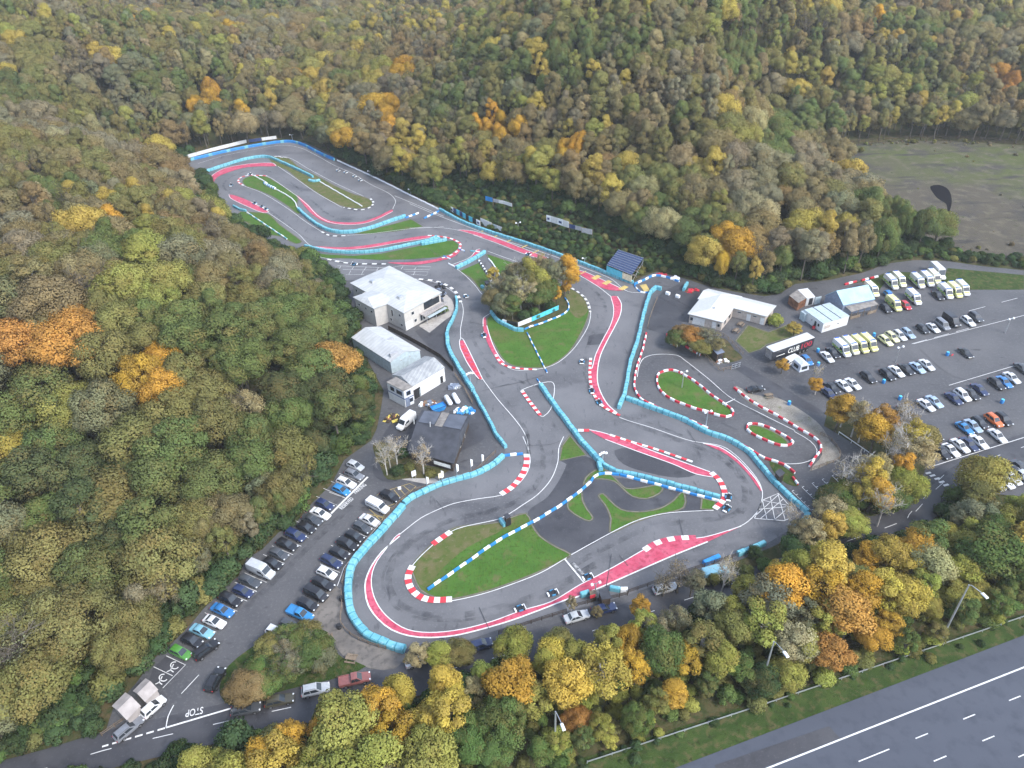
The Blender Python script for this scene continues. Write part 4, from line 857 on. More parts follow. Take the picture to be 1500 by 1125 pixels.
row('M', (85,38), [(670,175,H_,'silver'),(662,228,E_,'grey'),(613,278,E_,'white'),(583,323,H_,'bright blue'),(483,412,H_,'dark blue'),(455,466,S_,'white'),(406,503,S_,'dark grey'),(370,553,H_,'black'),(305,600,U_,'dark blue'),(252,656,E_,'black'),(203,714,H_,'dark grey'),(165,772,H_,'black')], 'nosed out along the wood edge', G1, 'the reserved end')
row('G', (85,38), [(757,178,'van','silver','long high roofed'),(703,232,E_,'dark grey'),(672,280,H_,'dark blue'),(612,320,U_,'black'),(573,370,S_,'blue'),(535,424,'coupe','white'),(475,470,S_,'light blue'),(428,515,H_,'black'),(374,572,H_,'green')], 'on the wood edge', G1, 'the silver van')
row('M', (90,42), [(880,360,E_,'black'),(806,425,'minibus','white'),(757,508,S_,'white'),(712,552,H_,'dark grey'),(665,606,H_,'black'),(620,655,U_,'black'),(572,708,H_,'black'),(522,758,E_,'dark blue'),(495,830,H_,'white'),(472,893,E_,'black'),(428,958,'people_carrier','black'),(378,1020,H_,'black'),(332,1080,'pickup','bright blue')], 'beside the blue trackside barrier', G1, 'the yellow hatching')
row('G', (90,42), [(900,442,H_,'dark grey'),(832,475,H_,'white')], 'half under the bush', G1, 'the blue pickup')
for fr, x, y, d, k, c, lb in (('G',495,560,(60,-45),U_,'black','black SUV stopped across the bays in front of the green hatchback'),('G',540,702,(40,-70),U_,'black','black SUV driving past the tip of the bush island'),('G',243,832,(50,-45),H_,'white','white hatchback parked beside the two grey sheds'),('G',125,935,(60,-50),E_,'grey','grey estate car at the bottom left beside the roadside rail'),
    ('G',685,842,(70,-14),E_,'dark grey','dark grey estate at the kerb below the stop line'),('G',845,800,(70,-14),E_,'dark olive','dark olive estate parked at the kerb below the bush island'),('G',1018,750,(70,-16),U_,'silver','silver SUV parked at the kerb between the olive and dull red vehicles'),('G',1205,702,(70,-16),'pickup','dull red','dull red pickup half hidden by yellow leaves on the roadside'),
    ('E',790,1068,(60,-20),H_,'dark blue','dark blue hatchback on the road under the bottom curve'),('E',468,1148,(60,-20),S_,'white','white saloon showing through pale leaves under the bottom curve'),('K',168,460,(60,-18),S_,'silver','silver saloon on the road below the start hut'),('K',318,418,(60,-16),S_,'dark blue','dark blue saloon parked behind the start hut'),('K',655,305,(60,-16),E_,'silver','silver estate behind bare branches by the bottom road'),('K',848,252,(60,-16),H_,'black','black hatchback by the bottom barrier next to a light blue van'),('K',930,222,(60,-16),'minibus','light blue','light blue minibus behind a birch beside the bottom barrier'),
    ('H',975,866,(60,-10),'coupe','black','black coupe alone on the lane beside the gravel verge'),('N',470,368,(-60,52),'van','white','white van parked beside the dark roofed workshop')):
    p = at(*px(fr, x, y), .7); p.z = .06; vehicle(p, heading(fr, x, y, *d), k, c, lb, 'cars on the lanes')
dd = (52,48); dc = (52,40)
row('I', dd, [(448,553,'ambulance','white'),(497,540,'ambulance','cream'),(551,532,'ambulance','yellow'),(604,522,'ambulance','yellow')], 'in the four parked past the trailer', G2, 'the trailer')
row('I', dd, [(733,172,'ambulance','white'),(778,158,'ambulance','cream'),(885,165,'ambulance','white'),(940,155,'ambulance','white'),(980,142,'ambulance','cream')], 'in the back row against the scrub', G2, 'the barn')
row('I', dd, [(1048,225,'ambulance','white'),(1100,218,'ambulance','yellow'),(1145,207,'ambulance','white')], 'in the trio at the grassy end', G2, 'the barn')
row('I', dc, [(700,508,E_,'pale yellow'),(738,487,E_,'pale yellow'),(782,478,E_,'white'),(830,466,E_,'silver blue'),(915,441,H_,'black'),(975,433,'coupe','white'),(1028,418,'people_carrier','grey'),(1082,390,'van','black'),(1178,396,E_,'white'),(1222,374,U_,'dark grey')], 'in the row behind the first lamp post', G2, 'the ambulances')
row('I', dc, [(372,812,S_,'dark blue'),(390,780,S_,'black'),(458,768,S_,'white'),(510,757,S_,'white'),(600,720,E_,'black'),(710,705,E_,'black'),(763,685,S_,'white'),(820,673,S_,'black'),(884,664,S_,'silver blue'),(938,648,S_,'white'),(1165,578,'coupe','black')], 'in the row past the lone amber trees', G2, 'the lane')
row('I', dc, [(935,880,S_,'white'),(982,860,S_,'silver blue'),(1095,842,S_,'dark blue'),(1145,825,U_,'white'),(1196,816,S_,'black'),(1244,790,S_,'dark blue'),(1342,757,E_,'black'),(1386,746,S_,'blue'),(1430,722,S_,'white'),(1492,668,S_,'dark grey')], 'in the middle row', G2, 'the birches')
row('I', dc, [(720,938,S_,'dark blue'),(815,918,S_,'black')], 'on their own beyond the birches', G2, 'the birches')
row('I', dc, [(1158,1012,'coupe','bright blue'),(1206,1000,S_,'silver blue'),(1244,982,H_,'black'),(1326,970,U_,'orange'),(1380,964,U_,'black')], 'in the row with the orange car', G2, 'the birches')
row('J', (50,40), [(955,305,S_,'black'),(1003,288,U_,'black'),(1048,382,S_,'black'),(1100,370,'coupe','white'),(1150,346,S_,'white'),(1200,338,S_,'dark blue'),(1254,326,S_,'white'),(1355,292,S_,'white')], 'in the nearest row by the kerb', G2, 'the birches')
row('J', (50,40), [(1340,552,S_,'white'),(1392,540,S_,'white'),(1432,520,S_,'white'),(1400,498,S_,'white'),(1448,488,S_,'black'),(1480,465,S_,'dark grey'),(1495,510,S_,'silver')], 'below the kerb by the scrub', G2, 'the zebra markings')
for x, y, k, c, lb in ((362,602,S_,'white','white saloon just below the first of four ambulances'),(396,578,S_,'black','black saloon squeezed beside the first of four ambulances'),(245,622,H_,'blue','blue hatchback next to the camper and its awning'),(863,258,'ambulance','white','white ambulance alone in front of the back row'),(748,294,'ambulance','yellow','yellow ambulance between a black car and a red car'),(702,322,H_,'black','black hatchback by the veranda of the blue barn'),(817,305,H_,'red','red hatchback behind the yellow ambulance'),(722,245,H_,'blue','blue hatchback behind the yellow ambulance'),(620,213,'ambulance','cream','cream ambulance tucked behind the blue barn'),(1003,246,S_,'black','black saloon beside the trio of ambulances'),(1000,112,'box_van','white','tall white box van at the end of the back row')):
    hz = .7 if k in (S_, H_) else 1.2; p = at(*px('I', x, y), hz); p.z = .05
    vehicle(p, heading('I', x, y, *dd), k, c, lb, G2)
# camper with awning
def camper():
    p = at(*px('O',1205,880), 1.0); p.z = .05; rz = heading('O',1205,880,-70,30)
    e = vehicle(p, rz, 'minibus', 'white', 'white camper van with a grey awning beside the black trailer', G2, 'camper_van')
    a = empty('awning', at(*px('O',1305,945), .0)+Vector((0,0,.05)), heading('O',1300,900,50,40), 'grey tent awning pitched against the white camper van', 'awning')
    b = MB(); P = [(-1.7,-1.5,0),(1.7,-1.5,0),(1.7,1.5,0),(-1.7,1.5,0)]; Q = [(-1.5,-1.1,2.0),(1.4,-1.1,1.8),(1.4,1.1,1.8),(-1.5,1.1,2.0)]
    for k in range(4): b.face([P[k], P[(k+1)%4], Q[(k+1)%4], Q[k]])
    b.face([Q[0],Q[1],(1.1,0,2.2),(-1.5,0,2.4)]); b.face([Q[2],Q[3],(-1.5,0,2.4),(1.1,0,2.2)]); b.face([Q[1],Q[2],(1.1,0,2.2)]); b.face([Q[3],Q[0],(-1.5,0,2.4)]); b.build('fabric', ['awning_grey'], a)
    w = MB(); w.box((1.62,0,.5),(.1,1.6,.9)); w.box((0,-1.38,.5),(1.6,.1,.9)); w.box((0,1.38,.5),(1.6,.1,.9)); w.build('window', ['car_glass'], a)
plain('awning_grey', (.42,.45,.5), .8); camper()
# black lettered trailer
plain('trailer_black', (.02,.022,.03), .35); plain('trailer_red', (.4,.03,.05), .4); plain('roof_white', (.46,.47,.47), .55, .3, var=.06)
def trailer():
    a, b_, c = at(*px('O',970,735), 4.0), at(*px('O',1380,592), 4.0), at(*px('O',1437,648), 4.0)
    d = (b_-a).normalized(); n = Vector((-d.y, d.x, 0)); w = abs((c-b_).dot(n)); L = (b_-a).length
    ctr = a+d*L/2-n*w/2; ctr.z = .05
    e = empty('semi_trailer', ctr, math.atan2(d.y, d.x), 'long black lettered race trailer with a white roof beside the lawn', 'trailer')
    b = MB(); b.box((0,0,1.15),(L,w,2.7), m=0); b.build('body', ['trailer_black'], e)
    b = MB(); b.box((0,0,3.85),(L+.06,w+.06,.14), taper=.985); b.build('roof', ['roof_white'], e)
    for k in range(3):
        for s in (-1, 1): o = link('wheel', wheel(.48,.34), [], e); o.location = (L/2-1.6-k*1.25, s*(w/2-.25), .48)
    b = MB(); b.box((-L/2+2.2,-.7,0),(.16,.16,1.15)); b.box((-L/2+2.2,.7,0),(.16,.16,1.15)); b.build('landing_leg', ['trim_black'], e)
    b = MB(); b.box((-L/2-.02,0,1.3),(.06,w*.9,2.4)); b.build('door', ['chrome'], e)
    for txt, x0, x1, mt in (('CLUB', -L*.13, L*.14, 'plate_white'), ('100', L*.16, L*.42, 'trailer_red')):
        o = lettering(txt, (x0,-w/2-.03,1.75), (x1,-w/2-.03,1.75), 1.5, mt, 'lettering', e, up=(0,0,1))
    b = MB(); b.box((-L*.3,-w/2-.02,2.0),(L*.2,.02,.18)); b.build('stripe', ['plate_white'], e)
trailer()
# ------------------------------------------------------------------ karts and their drivers
plain('kart_blue', (.05,.22,.4), .4); plain('kart_frame', (.05,.05,.055), .5); plain('race_suit', (.03,.035,.05), .8); plain('helmet_white', (.75,.76,.77), .25); plain('visor', (.02,.02,.025), .1); plain('skin_tone', (.45,.28,.2), .6)
def kart_parts():
    out = []
    b = MB(); b.box((.05,0,.06),(1.5,.62,.05)); b.box((-.72,0,.1),(.1,1.1,.1)); b.box((.62,0,.1),(.08,.9,.08)); b.box((-.55,.42,.12),(.4,.3,.32)); out.append(('chassis', b, ['kart_frame']))
    b = MB(); b.box((.95,0,.08),(.34,.95,.18), taper=.8); out.append(('nose_cone', b, ['white_plastic']))
    for s in (-1, 1): b = MB(); b.box((.02,s*.56,.07),(.85,.26,.2), taper=.85); out.append(('side_pod', b, ['kart_blue']))
    b = MB(); b.box((-.92,0,.12),(.14,1.25,.2), taper=.9); out.append(('rear_bumper', b, ['white_plastic']))
    b = MB(); b.box((-.32,0,.1),(.4,.42,.08)); b.box((-.55,0,.12),(.1,.44,.52)); out.append(('seat', b, ['trim_black']))
    b = MB(); b.tube([(.15+.03*math.cos(a*.785),.15*math.sin(a*.785),.55+.14*math.cos(a*.785)) for a in range(9)], .018, 5); b.tube([(.15,0,.55),(.5,0,.15)], .015, 5); out.append(('steering_wheel', b, ['trim_black']))
    out = [(n, finish(b, n, m), None) for n, b, m in out]
    for x, y, r, w in ((-.6,.58,.14,.22),(-.6,-.58,.14,.22),(.62,.52,.125,.14),(.62,-.52,.125,.14)): out.append(('wheel', wheel(r, w), (x, y, r)))
    return out
KART = kart_parts()
def skin_figure(J, E, rad, name):
    """one continuous body grown round a posed skeleton"""
    me = bpy.data.meshes.new(name); me.from_pydata(J, E, []); o = bpy.data.objects.new(name, me); C.objects.link(o)
    md = o.modifiers.new('s', 'SKIN'); 
    for i, r in enumerate(rad): me.skin_vertices[0].data[i].radius = (r, r)
    me.skin_vertices[0].data[0].use_root = True
    o.modifiers.new('d', 'SUBSURF').levels = 1
    dg = bpy.context.evaluated_depsgraph_get(); m2 = bpy.data.meshes.new_from_object(o.evaluated_get(dg)); bpy.data.objects.remove(o); m2.polygons.foreach_set('use_smooth', [True]*len(m2.polygons)); m2.materials.clear()
    return m2
DJ = [(-.36,0,.24),(-.4,0,.4),(-.44,0,.6),(-.43,0,.73),(-.42,0,.84),(-.42,.19,.66),(-.2,.26,.5),(.06,.16,.58),(.12,.13,.6),(-.42,-.19,.66),(-.2,-.26,.5),(.06,-.16,.58),(.12,-.13,.6),(-.3,.11,.22),(.1,.2,.4),(.5,.17,.18),(.62,.17,.24),(-.3,-.11,.22),(.1,-.2,.4),(.5,-.17,.18),(.62,-.17,.24)]
DE = [(0,1),(1,2),(2,3),(3,4),(2,5),(5,6),(6,7),(7,8),(2,9),(9,10),(10,11),(11,12),(0,13),(13,14),(14,15),(15,16),(0,17),(17,18),(18,19),(19,20)]
DR = [.14,.14,.15,.065,.1,.08,.058,.042,.04,.08,.058,.042,.04,.1,.075,.055,.04,.1,.075,.055,.04]
DRV = skin_figure(DJ, DE, DR, 'person'); DRV.materials.append(M('race_suit'))
def helmet_mesh():
    b = bmesh.new(); bmesh.ops.create_uvsphere(b, u_segments=14, v_segments=9, radius=.15)
    for v in b.verts: v.co.x *= 1.12; v.co.z *= .98
    me = bpy.data.meshes.new('helmet'); b.to_mesh(me); b.free(); me.polygons.foreach_set('use_smooth', [True]*len(me.polygons)); me.materials.append(M('helmet_white')); return me
def visor_mesh():
    b = MB(); n = 7
    for k in range(n-1):
        a0, a1 = -1.1+2.2*k/(n-1), -1.1+2.2*(k+1)/(n-1); r = .172
        b.face([(r*math.cos(a0), r*.9*math.sin(a0), -.03), (r*math.cos(a1), r*.9*math.sin(a1), -.03), (r*.95*math.cos(a1), r*.86*math.sin(a1), .06), (r*.95*math.cos(a0), r*.86*math.sin(a0), .06)])
    return finish(b, 'visor', ['visor'])
HEL, VIS = helmet_mesh(), visor_mesh()
KARTS = [('D',397,30,(0,-40),'in the middle of the track below the round lawn'),('D',441,158,(8,40),'on the red ribbon kerb, higher of two'),('D',474,208,(25,35),'on the red ribbon kerb, lower of two'),('D',1041,625,(-2,40),'on the hairpin kerb, upper of two'),('D',1033,675,(-25,30),'on the hairpin kerb, lower of two'),('D',424,975,(-45,16),'crossing the start line'),('D',270,1045,(-45,16),'just past the start line, middle of three'),('D',126,1113,(-45,16),'furthest past the start line by the red strip'),
    ('B',652,346,(-60,-20),'on the long straight beside the red strip'),('B',310,577,(-30,-40),'on the curve beside the clubhouse'),('B',409,792,(20,60),'at the red edge of the round lawn'),('A',331,343,(-20,40),'in the far loop by itself'),('A',436,283,(-50,-5),'at the top of the far inner lawn'),('A',463,442,(50,30),'leading group of three at the far red patch'),('A',502,460,(50,30),'middle of group of three at the far red patch'),('A',524,474,(50,30),'last of group of three at the far red patch'),('A',920,262,(-50,-28),'first of four on the far straight'),('A',961,272,(-50,-28),'second of four on the far straight'),('A',1010,294,(-50,-28),'third of four on the far straight'),('A',1041,315,(-50,-28),'fourth of four on the far straight'),('A',1008,776,(60,3),'on the kerb line behind the clubhouse')]
for fr, x, y, d, where in KARTS:
    p = at(*px(fr, x, y), .3); p.z = .18; rz = heading(fr, x, y, *d)
    e = empty('racing_kart', p, rz, 'racing kart '+where, 'kart', 'karts racing on the circuit')
    for n, me, off in KART:
        o = bpy.data.objects.new(n, me); C.objects.link(o); o.parent = e
        if off: o.location = off
    o = bpy.data.objects.new('person', DRV); C.objects.link(o); o.location = p; o.rotation_euler = (0,0,rz)
    tag(o, 'helmeted driver seated in the kart '+where, 'person', 'kart drivers')
    h = bpy.data.objects.new('helmet', HEL); C.objects.link(h); h.parent = o; h.location = (-.41,0,.87)
    v = bpy.data.objects.new('visor', VIS); C.objects.link(v); v.parent = h
# ------------------------------------------------------------------ buildings
plain('cladding_cream', (.42,.4,.37), .7, .3, var=.07); plain('cladding_grey', (.3,.31,.33), .7, .3); plain('cladding_blue', (.36,.43,.46), .6, .3); plain('wall_white', (.55,.56,.56), .7, .3, var=.08); plain('brick_buff', (.4,.35,.31), .85, .2)
plain('roof_dark', (.045,.048,.058), .75, .3, var=.25, scale=.5); plain('roof_membrane', (.085,.095,.12), .6, .3, var=.2, scale=.4); plain('roof_stone', (.2,.185,.17), .85, .2, var=.25, scale=.8); plain('roof_blue_steel', (.23,.38,.48), .5, .4, var=.15, scale=.4); plain('steel_blue_grey', (.15,.18,.24), .6, .3); plain('rust', (.2,.1,.06), .9, .2, var=.4, scale=.9); plain('frame_blue', (.03,.06,.16), .5); plain('solar_blue', (.02,.035,.09), .2, .6); plain('timber_dark', (.055,.042,.034), .9, .2, var=.3); plain('shed_grey', (.33,.3,.285), .9, .2, var=.15, scale=.7); plain('aluminium', (.5,.52,.54), .4, .5, .7); plain('glass_dark', (.02,.025,.032), .1, .5); plain('board_navy', (.03,.05,.14), .5); plain('board_yellow', (.62,.5,.1), .5); plain('board_cyan', (.08,.45,.58), .5); plain('cream_board', (.68,.6,.42), .6)
def corrugated(name, col, pale, rot, pitch):
    m, nt, b = new_mat(name); L = nt.links; g = node(nt, 'ShaderNodeNewGeometry'); mp = node(nt, 'ShaderNodeMapping'); mp.inputs['Rotation'].default_value = (0,0,rot); L.new(g.outputs['Position'], mp.inputs[0])
    w = node(nt, 'ShaderNodeTexWave'); w.wave_type = 'BANDS'; w.bands_direction = 'X'; setin(w, Scale=1/pitch*.314, Distortion=.0); L.new(mp.outputs[0], w.inputs[0])
    c = mixc(nt, noise_fac(nt, .5, .4, .7), col, pale); r = node(nt, 'ShaderNodeMapRange'); setin(r, **{'From Min':.75,'From Max':1.0,'To Max':.25}); L.new(w.outputs['Fac'], r.inputs[0])
    L.new(mixc(nt, r.outputs[0], c, tuple(x*.55 for x in col)), b.inputs['Base Color']); setin(b, Roughness=.55); bn = node(nt, 'ShaderNodeBump'); setin(bn, Strength=.5, Distance=.08); L.new(w.outputs['Fac'], bn.inputs['Height']); L.new(bn.outputs[0], b.inputs['Normal'])
corrugated('roof_sheet_grey', (.22,.23,.24), (.34,.35,.35), .35, .8); corrugated('roof_sheet_white', (.38,.39,.39), (.46,.47,.47), .9, 1.1)
def shrink(poly, d):
    c = sum(poly, Vector())/len(poly); n = len(poly); out = []
    ar = sum(poly[i].x*poly[(i+1) % n].y-poly[(i+1) % n].x*poly[i].y for i in range(n)); sg = 1 if ar > 0 else -1
    for i in range(n):
        a, b, e = poly[i-1], poly[i], poly[(i+1) % n]; t1 = (b-a).normalized(); t2 = (e-b).normalized()
        n1 = Vector((-t1.y, t1.x, 0))*sg; n2 = Vector((-t2.y, t2.x, 0))*sg; k = (n1+n2)/max(.3, 1+n1.dot(n2)); out.append(b+k*d)
    return out
class Bld:
    def __init__(s, name, eave, h, wall, label, cat='building', over=.35, z0=.02):
        s.h = h; s.eave = [Vector((p.x, p.y, 0)) for p in eave]; c = sum(s.eave, Vector())/len(eave); c.z = 0; s.c = c
        s.e = empty(name, c, 0, label, cat); s.w = shrink(s.eave, over); s.z0 = z0
        if wall:
            b = MB(); b.prism([p-c for p in s.w], z0, h); b.build('wall', [wall], s.e)
    def mb(s, b, name, mats, parent=None, smooth=None): return b.build(name, mats, parent or s.e, smooth)
    def quad_roof(s, q, rise, mat, hip=0.0, z=None, th=.16, name='roof', gable_mat=None):
        """roof on eave quad a,b,c,d; ridge from mid(a,d) to mid(b,c); hip = inset of ridge ends (0 = gable)"""
        z = s.h if z is None else z; a, b, c, d = [Vector((p.x, p.y, 0))-s.c for p in q]; m, n = (a+d)/2, (b+c)/2; ax = (n-m); m2, n2 = m+ax*hip, n-ax*hip
        up = Vector((0,0,1)); B = MB(); L = [a, b, c, d]; zt = z+th
        A, Bb, Cc, Dd = (p+up*zt for p in L); R1, R2 = m2+up*(zt+rise), n2+up*(zt+rise)
        B.face([A, Bb, R2, R1]); B.face([Cc, Dd, R1, R2]); B.face([Bb, Cc, R2]); B.face([Dd, A, R1])
        lo = [p+up*z for p in L]
        for i in range(4): B.face([lo[i], lo[(i+1) % 4], (A, Bb, Cc, Dd)[(i+1) % 4], (A, Bb, Cc, Dd)[i]])
        B.face(list(reversed(lo)))
        return s.mb(B, name, [mat])
    def flat_roof(s, mat, th=.18, name='roof', z=None):
        B = MB(); z = s.h if z is None else z; B.prism([p-s.c for p in s.eave], z, z+th); return s.mb(B, name, [mat])
    def panel(s, i, u, z, w, h, mat='glass_dark', name='window', frame='wall_white', off=.0):
        """framed window or door on wall i (between corners i and i+1), centre u along it"""
        n = len(s.w); a, b = s.w[i % n]-s.c, s.w[(i+1) % n]-s.c; t = (b-a).normalized(); ctr = (s.w[0]*0)
        ar = sum(s.w[k].x*s.w[(k+1) % n].y-s.w[(k+1) % n].x*s.w[k].y for k in range(n)); o = Vector((t.y, -t.x, 0))*(1 if ar > 0 else -1)
        p = a+(b-a)*u+o*off; rz = math.atan2(t.y, t.x); B = MB(); q = p+o*.02; B.box((q.x, q.y, z-h/2), (w, .1, h), rz); f = s.mb(B, name, [frame])
        B = MB(); q = p+o*.06; B.box((q.x, q.y, z-h/2+.07), (w-.14, .05, h-.14), rz); B.build('pane' if name == 'window' else 'leaf', [mat], f); return f
E_ = lambda fr, h, *xy: pts(fr, *xy, z=h)
# clubhouse
q = E_('R',6.0,760,745,1230,490,585,165,105,375,275,478,140,550,395,692,545,637)
cb = Bld('clubhouse', q, 6.0, 'cladding_cream', 'large white roofed two storey clubhouse with a balcony inside the bend', over=.4)
cb.quad_roof([q[3], q[0], q[1], q[2]], 1.3, M('roof_sheet_white'), hip=.28)
w2 = q[5]+(q[7]-q[6])*1.9; w3 = q[6]+(q[7]-q[6])*1.9
cb.quad_roof([q[5], w2, w3, q[6]], 1.05, M('roof_sheet_white'), hip=.22, z=6.03, name='wing_roof')
for u, z in ((.22,4.4),(.27,1.7)): cb.panel(0, u, z, 1.0, 1.0)
for u in (.6,.7): cb.panel(0, u, 4.5, 2.0, 2.2, frame='trim_black')
for u in (.43,.5): cb.panel(0, u, 1.5, .9, 1.9, name='door')
cb.panel(0, .1, 1.35, 2.6, 2.4, 'wall_white', 'door'); cb.panel(0, .86, 4.4, 2.6, 2.0, frame='trim_black')
for u, z, h in ((.75,4.4,.8),(.3,3.9,2.2),(.18,1.5,.9),(.8,1.4,.8)): cb.panel(7, u, z, .8, h)
for u in (.2,.55,.85): cb.panel(5, u, 4.4, .9, .7)
for u in (.3,.7): cb.panel(3, u, 4.4, .9, .9)
n8 = len(cb.w); a, b = cb.w[0]-cb.c, cb.w[1]-cb.c; t = (b-a).normalized(); o = Vector((t.y, -t.x, 0)); 
if (a+o-(sum(cb.w, Vector())/8-cb.c)).length < (a-(sum(cb.w, Vector())/8-cb.c)).length: o = -o
L = (b-a).length; rz = math.atan2(t.y, t.x); mid = a+t*L*.7+o*1.1
B = MB(); B.box((mid.x, mid.y, 2.85), (L*.62, 2.2, .2), rz); bal = cb.mb(B, 'balcony', ['shed_grey'])
B = MB(); p = a+t*L*.7+o*2.15
for k in range(13): r = a+t*L*(.4+.05*k)+o*2.12; B.box((r.x, r.y, 3.05), (.05,.05,1.0), rz)
B.box((p.x, p.y, 4.05), (L*.6,.06,.07), rz); B.build('railing', ['aluminium'], bal)
p = a+t*L*.72+o*2.4; B = MB(); B.box((p.x, p.y, 2.2), (L*.5, 1.0, .1), rz); B.build('canopy', ['cladding_blue'], bal)
for u in (.45,.7,.95): r = a+t*L*u+o*2.1; B = MB(); B.tube([(r.x, r.y, 0), (r.x, r.y, 2.85)], .07, 6); B.build('post', ['aluminium'], bal)
for x, y in ((380,345),(712,535)):
    p = at(*px('R',x,y), 7.3)-cb.c; B = MB(); B.box((p.x, p.y, 6.6), (1.3, 1.3, .95), rz, taper=.9); cb.mb(B, 'roof_vent', ['aluminium'])
# workshop sheds
q = E_('S',3.6,692,430,225,150,0,0,335,572); q[2] = q[3]+(q[1]-q[0])
sh = Bld('workshop_shed', q, 3.6, 'cladding_blue', 'long white roofed shed with a pale blue end wall below the clubhouse', over=.15)
sh.quad_roof([q[0], q[1], q[2], q[3]] if False else [q[3], q[2], q[1], q[0]], .0, M('roof_sheet_white')) if False else None
def gable(bd, q, rise, mat, wall):
    """walls with gable ends on quad a,b,c,d (ridge mid(a,d)-mid(b,c))"""
    a, b, c, d = [Vector((p.x, p.y, 0))-bd.c for p in q]; m, n = (a+d)/2, (b+c)/2; up = Vector((0,0,1)); z = bd.h
    B = MB()
    for x, y, r in ((a, d, m), (b, c, n)):
        k = (bd_c := (m+n)/2)-r; k = k.normalized()*.2; B.face([x+up*z+k, y+up*z+k, r+up*(z+rise-.05)+k])
    bd.mb(B, 'gable', [wall])
    B = MB(); th = up*.12; r1, r2 = m+up*(z+rise), n+up*(z+rise)
    for p0, p1, s0, s1 in ((a+up*z, b+up*z, r1, r2), (c+up*z, d+up*z, r2, r1)):
        B.face([p0+th, p1+th, s1+th, s0+th]); B.face([p0, s0, s1, p1]); B.face([p0, p1, p1+th, p0+th]); B.face([p1, s1, s1+th, p1+th]); B.face([s0, p0, p0+th, s0+th])
    return bd.mb(B, 'roof', [mat])
gable(sh, [q[0], q[1], q[2], q[3]], 1.5, 'roof_sheet_white', 'cladding_blue')
for u in (.35,.65): sh.panel(3, u, 3.0, .35, .35)
for x, y, ln in ((320,310,2.6),(375,470,2.2)):
    p = at(*px('S',x,y), 4.6)-sh.c; dr_ = (q[3]-q[0]).normalized(); B = MB(); B.box((p.x, p.y, 4.15), (ln, .7, .95), math.atan2(dr_.y, dr_.x)); sh.mb(B, 'roof_light', ['cladding_grey'])
q = E_('S',4.2,590,860,978,630,742,498,0,0); q[3] = q[2]+(q[0]-q[1])
s2 = Bld('garage_shed', q, 4.2, 'wall_white', 'white walled shed with a weathered grey corrugated roof beside the yard', over=.12)
gable(s2, q, 1.3, 'roof_sheet_grey', 'wall_white'); s2.panel(0, .12, 1.5, 2.2, 3.0, 'trim_black', 'door', 'shed_grey'); s2.panel(0, .88, 1.2, 1.0, 2.2, 'trim_black', 'door'); s2.panel(0, .2, 1.3, .5, 2.4, 'cladding_blue', 'door')
q = E_('S',5.0,288,805,490,910,600,858,402,742)
s3 = Bld('site_office', q, 5.0, 'wall_white', 'blue trimmed two storey site office attached to the grey roofed shed', over=.1); s3.flat_roof('roof_stone', .14)
for i, u, w in ((0,.3,1.4),(0,.72,2.0),(1,.5,1.2)): s3.panel(i, u, 3.8, w, 1.2, frame='frame_blue')
for i, u in ((1,.3),): s3.panel(i, u, 1.2, 1.1, 2.2, 'steel_blue_grey', 'door', 'frame_blue')
s3.panel(1, .72, 1.5, 1.0, 1.1, frame='frame_blue'); B = MB(); n4 = shrink([p-s3.c for p in s3.w], -.06); B.prism(n4, 2.4, 2.62); s3.mb(B, 'band', ['frame_blue'])
# dark roofed workshop by the car park
q = E_('N',2.8,480,628,905,750,1062,310,612,255)
dk = Bld('workshop', q, 2.8, 'timber_dark', 'low workshop with a dark slate roof behind four bare birches', over=.5)
dk.quad_roof([q[0], q[1], q[2], q[3]], 1.7, M('roof_dark'), hip=.04)
up = Vector((0,0,1)); a, b, c, d = [Vector((p.x,p.y,0))-dk.c for p in q]
def on_back(u, v, lift): return (c+(d-c)*u)*(1-v)+((b+c)/2*(1-u)+(a+d)/2*u)*v+up*(2.96+1.7*v+lift)
for u0, u1 in ((.06,.42),(.6,.93)):
    B = MB(); lo_ = [on_back(u0,.08,.05), on_back(u1,.08,.05), on_back(u1,.86,.05), on_back(u0,.86,.05)]; hi_ = [p+up*.1 for p in lo_]
    B.face(hi_); [B.face([lo_[k], lo_[(k+1)%4], hi_[(k+1)%4], hi_[k]]) for k in range(4)]; dk.mb(B, 'roof_panel', ['roof_membrane'])
B = MB(); lo_ = [on_back(.43,.02,.04), on_back(.585,.02,.04), on_back(.585,.9,.04), on_back(.43,.9,.04)]; hi_ = [p+up*.06 for p in lo_]; B.face(hi_); [B.face([lo_[k], lo_[(k+1)%4], hi_[(k+1)%4], hi_[k]]) for k in range(4)]; dk.mb(B, 'roof_valley', ['roof_stone'])
for u in (0.02,.66): p = (b+c)/2*(1-u)+(a+d)/2*u if u > .1 else (a+d)/2; B = MB(); B.tube([(p.x,p.y,4.5),(p.x+.1,p.y,6.0)], .09, 6); dk.mb(B, 'flue', ['wall_white'])
dk.panel(0, .78, 1.7, 4.2, 1.1, 'plate_white', 'sign', 'trim_black', .45); dk.panel(0, .93, 1.6, 1.2, 1.0, frame='trim_black', off=.2); dk.panel(1, .5, 1.4, 1.6, 1.2, frame='wall_white'); dk.panel(1, .75, 1.2, 1.0, 2.0, 'timber_dark', 'door')
